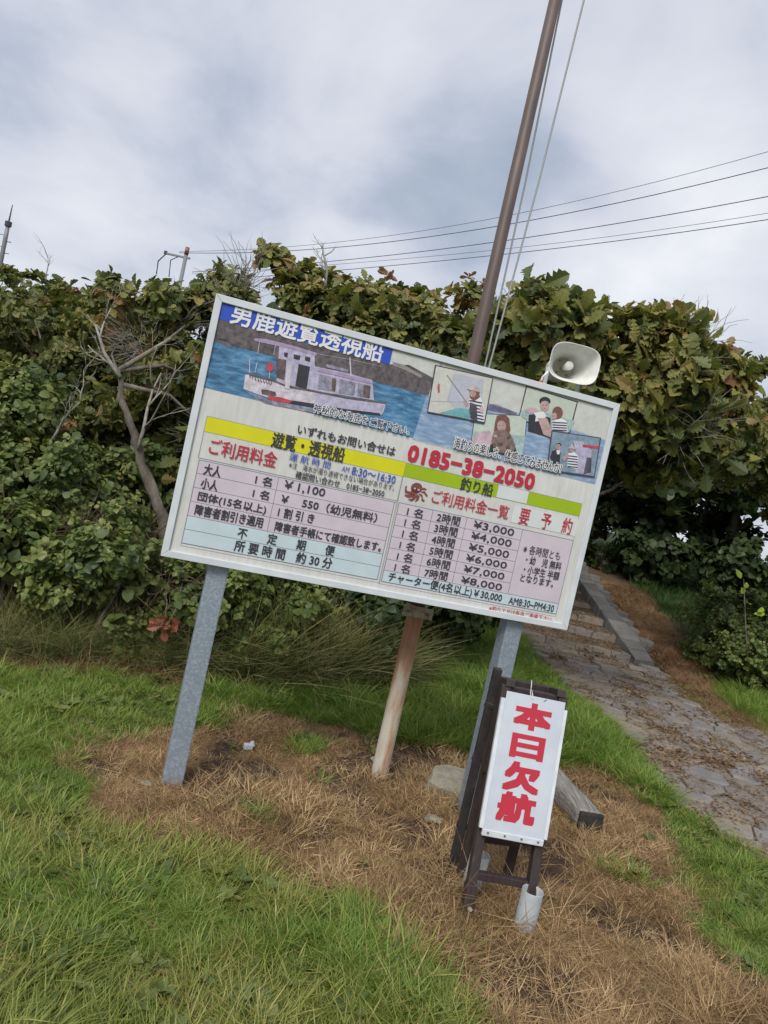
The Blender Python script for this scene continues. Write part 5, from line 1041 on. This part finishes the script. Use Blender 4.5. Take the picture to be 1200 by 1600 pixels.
# ------------------------------------------------------------------ utility poles and wires
def upole(name, base, top, lb):
    e_ = empty(name, (base.x, base.y, 0), 0, lb, 'utility pole'); return e_
tpp = at(13, 350, 40); e_ = upole('utility_pole', tpp, tpp, 'pale utility pole far off at the left edge above the hedge')
bm = bmesh.new(); tube(bm, [(0, 0, 0), (0, 0, tpp.z - .8), (0, 0, tpp.z)], [.15, .11, .1], 12); bmo('shaft', bm, 'concrete_pole', e_, True)
bm = bmesh.new(); tube(bm, [(0, 0, tpp.z), (.02, 0, tpp.z + 1.0)], [.05, .02], 6); bmo('tip', bm, 'wire_dark', e_)
bm = bmesh.new(); tube(bm, [(0, 0, tpp.z - .12), (0, 0, tpp.z + .12)], .17, 12); bmo('cap_band', bm, 'wire_dark', e_)
for k in range(8):
    bm = bmesh.new(); s_ = 1 if k % 2 else -1; tube(bm, [(0, 0, tpp.z - .6 - k * .3), (s_ * .36, -.05, tpp.z - .6 - k * .3)], .02, 5); bmo('climbing_peg', bm, 'wire_dark', e_)
tp2 = at(293, 388, 42); e2 = upole('utility_pole', tp2, tp2, 'utility pole top with red cap and slanting arm above the hedge')
bm = bmesh.new(); tube(bm, [(0, 0, 0), (0, 0, tp2.z - .35)], [.16, .1], 12); bmo('shaft', bm, 'concrete_pole', e2, True)
bm = bmesh.new(); tube(bm, [(0, 0, tp2.z - .35), (0, 0, tp2.z + .05)], .115, 12); bmo('pole_cap', bm, 'red_cap', e2, True)
armT = at(260, 396, 42) - Vector((tp2.x, tp2.y, 0)); armB = at(297, 404, 42) - Vector((tp2.x, tp2.y, 0))
bm = bmesh.new(); beam(bm, armT, armB, .1, .1, .01, Vector((0, 1, 0))); arm = bmo('cross_arm', bm, 'concrete_pole', e2)
bm = bmesh.new(); tube(bm, [armT + Vector((-.05, 0, -.05)), armT + Vector((-.05, 0, .12))], .09, 8); bmo('insulator', bm, 'wire_dark', arm)
bm = bmesh.new(); tube(bm, [armT, armT + Vector((-.35, 0, -.5)), armT + Vector((-.3, 0, -1.2))], .035, 6); tube(bm, [armT + Vector((.7, 0, .0)), armT + Vector((.3, 0, -.3)), armT + Vector((.4, 0, -1.2))], .03, 6); bmo('jumper_wire', bm, 'wire_dark', e2)
WIRES = [((280, 395), (520, 387), (1200, 262), .016, 'thick upper power line of the group right of the pole, second from the top'),
         ((280, 393), (530, 378), (1200, 237), .010, 'faint thin power line, topmost of the group'),
         ((300, 425), (560, 404), (1200, 307), .016, 'power line in the middle of the group, third from the top'),
         ((300, 428), (600, 407), (1200, 333), .009, 'faint power line just above the lowest one'),
         ((300, 440), (600, 416), (1200, 343), .015, 'lowest power line, just above the hedge')]
for a0, m0, b0, r_, lb in WIRES:
    Pa, Pm, Pb = at(*a0, 42), at(*m0, 38), at(*b0, 27); bm = bmesh.new(); pts = []
    for k in range(31):
        t = k / 24; pts.append(Pa * ((1 - t) * (1 - t / .3523) if 0 else 0) + (Pa.lerp(Pm, t / .4) if 0 else Vector((
            Pa[0] * (t - .35) * (t - 1) / .35 + Pm[0] * t * (t - 1) / (.35 * -.65) + Pb[0] * t * (t - .35) / .65,
            Pa[1] * (t - .35) * (t - 1) / .35 + Pm[1] * t * (t - 1) / (.35 * -.65) + Pb[1] * t * (t - .35) / .65,
            Pa[2] * (t - .35) * (t - 1) / .35 + Pm[2] * t * (t - 1) / (.35 * -.65) + Pb[2] * t * (t - .35) / .65))))
    tube(bm, pts, r_, 5); o = bmo('power_line', bm, 'wire_dark'); tag(o, lb, 'power line', 'power lines crossing the sky')

# ------------------------------------------------------------------ trees and shrubs
def dir_eul(d, r):
    q = d.to_track_quat('Z', 'Y') @ Quaternion((0, 0, 1), r.uniform(0, 6.28)); return q.to_euler()
def crown_pts(blobs, n, r, clump=.3, front=.5):
    """leaf-cluster places on lumpy blobs: clumps over each blob's skin, more where the crown faces open air"""
    out_ = []; tot = sum(b[1].x * b[1].z + b[1].y * b[1].z for b in blobs)
    for c, R in blobs:
        m_ = int(n * (R.x * R.z + R.y * R.z) / tot); nc = max(6 if n > 150 else 1, m_ // 19)
        for k in range(nc):
            d = rdir(r)
            if d.y > .3 and r.random() < front: d.y = -d.y
            q = r.uniform(.62, 1.06) if r.random() < .85 else r.uniform(.2, .7)
            cc = c + Vector((d.x * R.x, d.y * R.y, d.z * R.z)) * q; cr_ = clump * r.uniform(.5, 1.2)
            for j in range(19):
                e = rdir(r); p = cc + e * (cr_ * r.uniform(.35, 1)); dd = (e + d * .8 + Vector((0, 0, .45)) + rdir(r) * .4).normalized()
                top_ = c.z + R.z * .9
                if p.z > top_: p.z = top_ + (p.z - top_) * .3 + r.uniform(-.05, .03)
                out_.append((p, dd))
    return out_
OAK_SINGLE = []
for i in range(10):
    r = random.Random(900 + i); V, F, RV = [], [], []
    leaf_geo(.17, .058, OAKP, V, F, RV, Vector(), Vector((0, 0, 1)), Vector((0, 1, 0)), r.uniform(.1, .5), r.uniform(.1, .9), r.random(), .0)
    me = fast_mesh('leaf', V, F, RV); me.materials.append(MT['oak_leaf']); OAK_SINGLE.append(me)
def limbs(root, base, pts, blobs, r, n=6, r0=.08, taper=.55):
    bm = bmesh.new(); P = [Vector(p) - base for p in pts]
    Q = []
    for i in range(len(P) - 1):
        for j in range(5): Q.append(P[i].lerp(P[i + 1], j / 5) + rdir(r) * r0 * .16)
    P = Q + [P[-1]]
    k = len(P); tube(bm, P, [r0 * (1 - taper * i / (k - 1)) * r.uniform(.86, 1.16) for i in range(k)], 12); bmo('trunk', bm, 'bark', root, True)
    tip = P[-1]
    for i in range(n):
        c, R = blobs[i % len(blobs)]; g_ = c - base + Vector([r.uniform(-.6, .6) * a for a in R]); s_ = P[-1] if r.random() < .6 or k < 3 else P[-4]
        m1 = s_.lerp(g_, .4) + rdir(r) * .12; m2 = s_.lerp(g_, .75) + rdir(r) * .12
        bm = bmesh.new(); tube(bm, [s_, m1, m2, g_], [r0 * .34, r0 * .24, r0 * .15, r0 * .06], 7); bmo('branch', bm, 'bark', root, True)
def tree(name, label, cat, base, trunk, blobs, n, key='oak', leaves=0, seed=1, clump=.3, sc=(.7, 1.3), group=None, nl=6, r0=.08, front=.5, brown=0, twigs=45, taper=.55):
    r = random.Random(seed); base = Vector(base); base.z = terr(base.x, base.y); root = empty(name, base, 0, label, cat, group)
    blobs = [(Vector(c), Vector(R)) for c, R in blobs]
    limbs(root, base, trunk, blobs, r, nl, r0, taper)
    P = crown_pts(blobs, n, r, clump, front)
    scatter('crown', key, [(p - base, dir_eul(d, r), r.uniform(*sc)) for p, d in P], root)
    if twigs:
        P2 = crown_pts(blobs, twigs, r, clump, front); scatter('bare_twigs', 'paletwigs', [(p - base, dir_eul(d, r), r.uniform(.6, 1.3)) for p, d in P2], root)
    if brown:
        q = []
        for k in range(brown):
            c, d = P[r.randrange(len(P))]
            for j in range(5): q.append((c + rdir(r) * .12 - base, dir_eul((d + rdir(r) * .5), r), r.uniform(.35, .85)))
        scatter('withered_leaves', 'oakbrown', q, root)
    if leaves:
        eye = Vector((0, 0, CAMH)); cand = sorted(P, key=lambda t: (t[0] - eye).length + r.uniform(0, .7))[:leaves]
        for p, d in cand:
            o = bpy.data.objects.new('leaf', OAK_SINGLE[r.randrange(10)]); C.objects.link(o); o.parent = root
            o.location = p + d * .06 + rdir(r) * .05 - base; dd = (d + rdir(r) * .9 + Vector((0, 0, -.1))).normalized(); o.rotation_euler = dir_eul(dd, r); s_ = r.uniform(.7, 1.15); o.scale = (s_,) * 3
    return root
G_H = 'oaks of the hedge behind the board'
# x along the hedge, y, top height
tree('oak_tree', 'oak at the far left of the hedge, small leaves, nearest the left edge', 'oak tree', (-5.4, 9.2, 0), [(-5.4, 9.2, 0), (-5.3, 9.1, .8), (-5.2, 9, 1.5)],
     [((-5.5, 9.0, 2.0), (1.3, .9, 1.0)), ((-4.4, 8.9, 2.15), (1.0, .9, .95)), ((-4.9, 8.4, 1.5), (1.5, .8, .7))], 1500, 'oakfar', 0, 21, .24, (.7, 1.15), G_H, twigs=0)
tree('oak_tree', 'oak left of the dead branches, second from the left in the hedge', 'oak tree', (-3.5, 8.3, 0), [(-3.5, 8.3, 0), (-3.4, 8.2, .8), (-3.5, 8.1, 1.5)],
     [((-3.6, 8.0, 2.2), (.9, .8, .92)), ((-2.75, 7.8, 2.25), (.8, .8, .8)), ((-3.1, 7.5, 1.55), (1.2, .7, .7))], 1400, 'oakfar', 40, 22, .24, (.75, 1.25), G_H, brown=10, twigs=0)
tree('oak_tree', 'oak with brown withered leaves just left of the board corner', 'oak tree', (-1.75, 6.5, 0), [(-1.35, 5.9, -.1), (-1.5, 5.85, .5), (-1.62, 5.8, .95), (-1.85, 5.75, 1.3), (-1.93, 5.7, 1.5), (-2.08, 5.66, 1.78), (-2.12, 5.65, 1.95)],
     [((-2.15, 6.7, 2.3), (.7, .6, .74)), ((-1.6, 6.6, 2.3), (.7, .6, .88)), ((-1.3, 6.3, 1.5), (.4, .4, .6))], 900, 'oak', 90, 23, .2, (.55, .95), G_H, r0=.062, brown=16, nl=4, taper=.78)
tree('oak_tree', 'green oak directly above the blue headline of the board', 'oak tree', (-.9, 7.2, 0), [(-.9, 7.2, 0), (-.95, 7.1, 1.), (-.95, 7.0, 1.8)],
     [((-1.25, 6.8, 2.55), (.8, .6, .78)), ((-.55, 6.8, 2.6), (.8, .6, .78)), ((-.9, 6.5, 1.9), (.9, .5, .6))], 1700, 'oak', 120, 24, .2, (.6, 1.0), G_H, brown=6)
tree('oak_tree', 'olive oak between the headline and the brown pole', 'oak tree', (.3, 7.2, 0), [(.3, 7.2, 0), (.25, 7.1, 1.), (.3, 7.0, 1.8)],
     [((.1, 6.8, 2.58), (.75, .6, .8)), ((.62, 6.6, 2.58), (.6, .6, .78)), ((.3, 6.4, 1.9), (.8, .5, .6))], 1700, 'oak', 120, 25, .2, (.6, 1.0), G_H, brown=14)
tree('oak_tree', 'large leaved oak rising between the pole and the loudspeaker', 'oak tree', (.2, 7.4, 0), [(.2, 7.4, 0), (.5, 7.0, 1.), (.9, 6.5, 1.9)],
     [((.85, 5.8, 2.72), (.42, .45, .5)), ((1.25, 5.9, 2.75), (.5, .5, .52)), ((.8, 6.3, 2.1), (.55, .5, .5))], 900, 'oak', 150, 26, .2, (.8, 1.25), G_H, brown=8)
tree('oak_tree', 'large leaved oak reaching over the paved path right of the loudspeaker', 'oak tree', (.7, 8.9, 0), [(.7, 8.9, 0), (1.0, 8.3, 1.), (1.45, 7.4, 1.8), (1.8, 6.8, 2.3)],
     [((1.7, 6.0, 2.85), (.5, .5, .48)), ((2.1, 6.2, 2.68), (.5, .55, .5)), ((1.55, 6.2, 2.4), (.6, .5, .34)), ((2.15, 6.4, 2.45), (.55, .5, .33))], 1300, 'oak', 170, 27, .2, (.8, 1.3), G_H, brown=8, nl=9)
tree('oak_tree', 'yellowing oak at the right edge, lower than its neighbour', 'oak tree', (6.4, 11.2, 0), [(6.4, 11.2, 0), (6.2, 10.8, 1.2), (5.6, 10, 2.2), (4.8, 9.2, 2.9)],
     [((4.0, 8.6, 3.1), (.9, .8, .65)), ((4.9, 8.8, 2.95), (1.0, .8, .8)), ((3.5, 8.2, 2.75), (.6, .6, .4)), ((4.6, 8.2, 2.5), (.9, .6, .4))], 1500, 'oakfar', 60, 28, .25, (.9, 1.4), G_H, brown=12, nl=8)
# row behind: trees and thicket closing the view
G_B = 'trees standing behind the hedge'
bgl = ['dim oak deep behind the hedge at far left', 'dim oak deep behind the dead branches', 'dim oak hidden behind the board headline', 'dark oak behind the loudspeaker', 'dark tree over the steps with sky showing under its crown', 'dark tree behind the right verge', 'dark tree at the far right behind the shrubs']
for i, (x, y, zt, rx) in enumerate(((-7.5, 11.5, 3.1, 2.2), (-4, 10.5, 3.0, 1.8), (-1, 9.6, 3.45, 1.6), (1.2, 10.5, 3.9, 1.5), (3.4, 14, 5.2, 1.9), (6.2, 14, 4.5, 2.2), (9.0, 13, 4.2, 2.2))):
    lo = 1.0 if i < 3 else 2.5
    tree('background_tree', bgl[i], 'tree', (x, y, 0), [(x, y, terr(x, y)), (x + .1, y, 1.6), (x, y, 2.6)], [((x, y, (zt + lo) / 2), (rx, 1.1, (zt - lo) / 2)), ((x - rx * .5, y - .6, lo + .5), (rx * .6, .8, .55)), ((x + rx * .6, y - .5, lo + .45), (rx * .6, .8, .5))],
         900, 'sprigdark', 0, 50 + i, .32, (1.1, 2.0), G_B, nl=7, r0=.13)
def shrub(name, label, base, blobs, n, key, seed, clump=.2, sc=(.7, 1.3), cat='shrub', group=None, twig=0, front=.7, stems=5, extra=None):
    r = random.Random(seed); base = Vector(base); base.z = terr(base.x, base.y); root = empty(name, base, 0, label, cat, group)
    blobs = [(Vector(c), Vector(R)) for c, R in blobs]
    for i in range(stems):
        c, R = blobs[i % len(blobs)]; g_ = c - base + Vector([r.uniform(-.5, .5) * a for a in R]); bm = bmesh.new()
        s_ = Vector((g_.x * .7 + r.uniform(-.1, .1), g_.y * .7, -.05)); tube(bm, [s_, s_.lerp(g_, .5) + rdir(r) * .06, g_], [.02, .015, .006], 6); bmo('stem', bm, 'bark', root, True)
    P = crown_pts(blobs, n, r, clump, front)
    scatter('foliage', key, [(p - base, dir_eul(d, r), r.uniform(*sc)) for p, d in P if p.z > terr(p.x, p.y) - .02], root)
    if twig:
        P = crown_pts(blobs, twig, r, clump * 1.2, front); scatter('bare_twigs', 'twigs', [(p - base, dir_eul(d, r), r.uniform(.7, 1.4)) for p, d in P if p.z > 0], root)
    if extra:
        P = crown_pts(blobs, extra[1], r, clump, front); scatter('second_growth', extra[0], [(p - base, dir_eul(d, r), r.uniform(*sc)) for p, d in P if p.z > 0], root)
    return root
shrub('shrub', 'light green bush at the left edge below the far oaks', (-3.0, 6.1, 0), [((-3.1, 6.0, 1.15), (.7, .5, .6)), ((-2.7, 5.8, .8), (.6, .5, .55))], 480, 'spriglight', 61, .2, (.7, 1.3), twig=14, extra=('sprig', 420))
shrub('shrub', 'round leaved green bush beside the leaning trunk', (-2.0, 6.2, 0), [((-2.0, 6.2, 1.15), (.45, .35, .42)), ((-2.3, 6.0, .9), (.4, .4, .4))], 420, 'spriglight', 62, .16, (.6, 1.1), twig=10)
shrub('shrub', 'tangle of bare brown vine stems left of the leaning trunk', (-2.2, 5.6, 0), [((-2.15, 5.55, 1.0), (.42, .3, .34)), ((-1.9, 5.5, .8), (.35, .3, .4))], 90, 'sprig', 63, .16, (.6, 1.1), twig=75, extra=('spriglight', 120))
shrub('shrub', 'dark thicket in the shade behind the leaning trunk', (-1.6, 7, 0), [((-2.8, 7.2, .9), (1.1, .5, .9)), ((-1.2, 7.0, .9), (1.0, .5, 1.0)), ((0.1, 7.2, .9), (.9, .5, 1.0))], 900, 'sprigdark', 64, .25, (.7, 1.3))
shrub('shrub', 'low mixed weeds and vines at the left below the bushes', (-2.2, 5.1, 0), [((-2.35, 5.15, .45), (.65, .35, .5)), ((-1.75, 5.25, .4), (.5, .35, .42)), ((-3.0, 5.1, .5), (.6, .4, .5))], 900, 'sprig', 65, .17, (.7, 1.25), twig=70, extra=('spriglight', 150))
shrub('shrub', 'low leafy weeds beside the left post', (-1.2, 5.45, 0), [((-1.25, 5.5, .38), (.5, .3, .42)), ((-.75, 5.7, .4), (.45, .3, .42))], 560, 'sprig', 66, .15, (.7, 1.2), twig=40, extra=('spriglight', 120))
shrub('shrub', 'dark bush under the middle of the board', (-.1, 6.5, 0), [((-.2, 6.4, .45), (.6, .35, .5)), ((.45, 7.2, .45), (.5, .5, .5)), ((.9, 8.6, .6), (.5, .8, .6)), ((1.2, 10, .9), (.5, .9, .8))], 900, 'sprigdark', 67, .2, (.5, 1.0), twig=20, extra=('sprig', 420))
G_R = 'shrubs on the right verge'
shrub('shrub', 'rounded dark green shrub on the bank right of the steps', (5.0, 10.3, 0), [((4.9, 10.2, .62), (.65, .6, .58)), ((5.5, 9.9, .75), (.75, .6, .7)), ((4.75, 9.3, .5), (.4, .4, .4))], 1400, 'sprig', 71, .2, (.6, 1.2), group=G_R, twig=35, extra=('spriglight', 300))
shrub('shrub', 'dark shrub running off the right edge beside the path', (6.0, 9.3, 0), [((5.7, 9.2, .5), (.7, .5, .55)), ((6.5, 9.2, .7), (.8, .6, .8))], 900, 'sprig', 72, .2, (.55, 1.05), group=G_R, twig=25)
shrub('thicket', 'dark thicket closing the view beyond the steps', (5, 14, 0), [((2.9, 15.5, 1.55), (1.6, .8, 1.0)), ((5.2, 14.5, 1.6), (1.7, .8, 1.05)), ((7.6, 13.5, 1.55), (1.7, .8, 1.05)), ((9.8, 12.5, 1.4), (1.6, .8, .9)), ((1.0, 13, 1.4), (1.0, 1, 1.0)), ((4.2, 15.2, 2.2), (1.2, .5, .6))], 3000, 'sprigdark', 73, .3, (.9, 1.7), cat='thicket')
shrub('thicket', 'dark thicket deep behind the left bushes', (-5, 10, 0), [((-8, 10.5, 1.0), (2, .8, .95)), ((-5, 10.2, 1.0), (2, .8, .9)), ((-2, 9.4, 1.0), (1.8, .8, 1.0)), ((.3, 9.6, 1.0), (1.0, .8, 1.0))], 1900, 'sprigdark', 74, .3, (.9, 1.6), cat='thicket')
# yellow-green sapling
sp = empty('sapling', (4.66, 9.0, .18), 0, 'bright yellow-green sapling standing out against the dark shrub at right', 'sapling')
T1 = at(1162, 905, 8.7) - Vector((4.66, 9.0, .18))
bm = bmesh.new(); tube(bm, [(0, 0, -.05), (T1.x * .5, T1.y * .4, T1.z * .5), T1], [.012, .009, .004], 6); bmo('stem', bm, 'bark', sp, True)
r = random.Random(77)
for k in range(18):
    t = 1 - k * .05; V, F, RV = [], [], []
    leaf_geo(r.uniform(.07, .13), r.uniform(.03, .045), OVP, V, F, RV, Vector(), (rdir(r) + Vector((.3 if k % 2 else -.5, -.3, .3))).normalized(), Vector((0, -1, .5)), .2, .5, .5)
    o = link('leaf', fast_mesh('leaf', V, F, RV), 'sprig_yellow', sp); o.location = T1 * t + (Vector((.035 * k, 0, 0)) if k > 4 else Vector((0, 0, 0))) + rdir(r) * .03
# long dry grass hanging at the hedge foot
r = random.Random(80); it = []
for k in range(1300):
    x = r.uniform(-2.8, .6); y_ = hedge_y(x) + r.uniform(-.12, .35); it.append((Vector((x, y_, 0)), (r.gauss(0, .4), r.gauss(0, .4), r.uniform(0, 6.3)), r.uniform(.3, 1.1) * (1.5 if -.9 < x < .3 else .9)))
it2 = [(p.lerp(p, 0) + Vector((r.uniform(-.1, .1), r.uniform(-.1, .1), 0)), e, sc_ * r.uniform(.8, 1.6)) for p, e, sc_ in it[::2]]
o = scatter('hedge_foot_grass', 'darkgrass', it2); tag(o, 'dark green grass mixed into the dry fringe below the hedge')
it = it[::2]
o = scatter('long_dry_grass', 'longdry', it); tag(o, 'long dry grass along the foot of the hedge')
# dead branches
def dead(name, label, base, d0, L, depth, r, r0, cat='dead branch', up=.1):
    root = empty(name, base, 0, label, cat)
    bm = bmesh.new(); subs = []
    def grow(p, d, L_, dep, rad):
        pts = [p]; n_ = 4
        for k in range(n_):
            d = (d + rdir(r) * .28 + Vector((0, 0, up))).normalized(); p = p + d * L_ / n_; pts.append(p)
            if dep > 0 and r.random() < .75:
                subs.append((p, (d + rdir(r) * .9).normalized(), L_ * r.uniform(.45, .7), dep - 1, rad * .5))
        tube(bm, pts, [rad * (1 - .6 * k / n_) for k in range(n_ + 1)], 6)
    grow(Vector((0, 0, 0)), Vector(d0).normalized(), L, depth, r0)
    bmo('limb', bm, 'dead_wood', root, True)
    bm = bmesh.new()
    while subs: grow(*subs.pop())
    o = bmo('twigs', bm, 'dead_wood', root, True)
    return root
r = random.Random(91)
dead('dead_branch', 'pale bare branch fanning up beside the board corner', Vector((-1.88, 5.68, 1.42)), (-.05, 0, 1), .62, 4, r, .016)
dead('dead_branch', 'pale twisted bare branch on top of the leaning trunk', Vector((-2.1, 5.64, 1.9)), (-.6, -.1, .5), .42, 3, r, .018)
dead('dead_branch', 'bare grey branch hooking over the light bush at left', at(80, 690, 5.6), (.3, 0, .9), .38, 3, r, .012)
dead('dead_branch', 'bare twig sticking out on top of the hedge left of the pole', at(508, 452, 6.2), (.0, 0, 1), .27, 3, r, .014)
dead('dead_branch', 'tiny bare twig on top of the hedge at far left', at(72, 440, 8.0), (.0, 0, 1), .28, 2, r, .008)
dead('dead_branch', 'bare branch stretching right under the right oak', at(1120, 640, 6.0), (-.9, 0, .2), .5, 3, r, .014, up=0)
# red autumn leaves near the left post
rl = empty('red_leaf_sprig', at(262, 975, 5.0), 0, 'cluster of rust red oak leaves low beside the left post', 'leaf sprig')
for k in range(16):
    V, F, RV = [], [], []; leaf_geo(r.uniform(.06, .1), .03, OAKP, V, F, RV, Vector(), (rdir(r) + Vector((0, 0, -.5))).normalized(), rdir(r) + Vector((0, -.7, 0)), .6, 1.2, .5)
    o = link('leaf', fast_mesh('leaf', V, F, RV), 'red_leaf', rl); o.location = rdir(r) * .05
bm = bmesh.new(); tube(bm, [(0, 0, 0), (.02, .05, .1), (-.02, .25, .25)], .004, 5); bmo('stem', bm, 'bark', rl)
S.render.film_transparent = False
S.cycles.max_bounces = 4; S.cycles.diffuse_bounces = 3; S.cycles.glossy_bounces = 2; S.cycles.transmission_bounces = 2; S.cycles.transparent_max_bounces = 2; S.cycles.use_adaptive_sampling = True; S.cycles.use_denoising = True
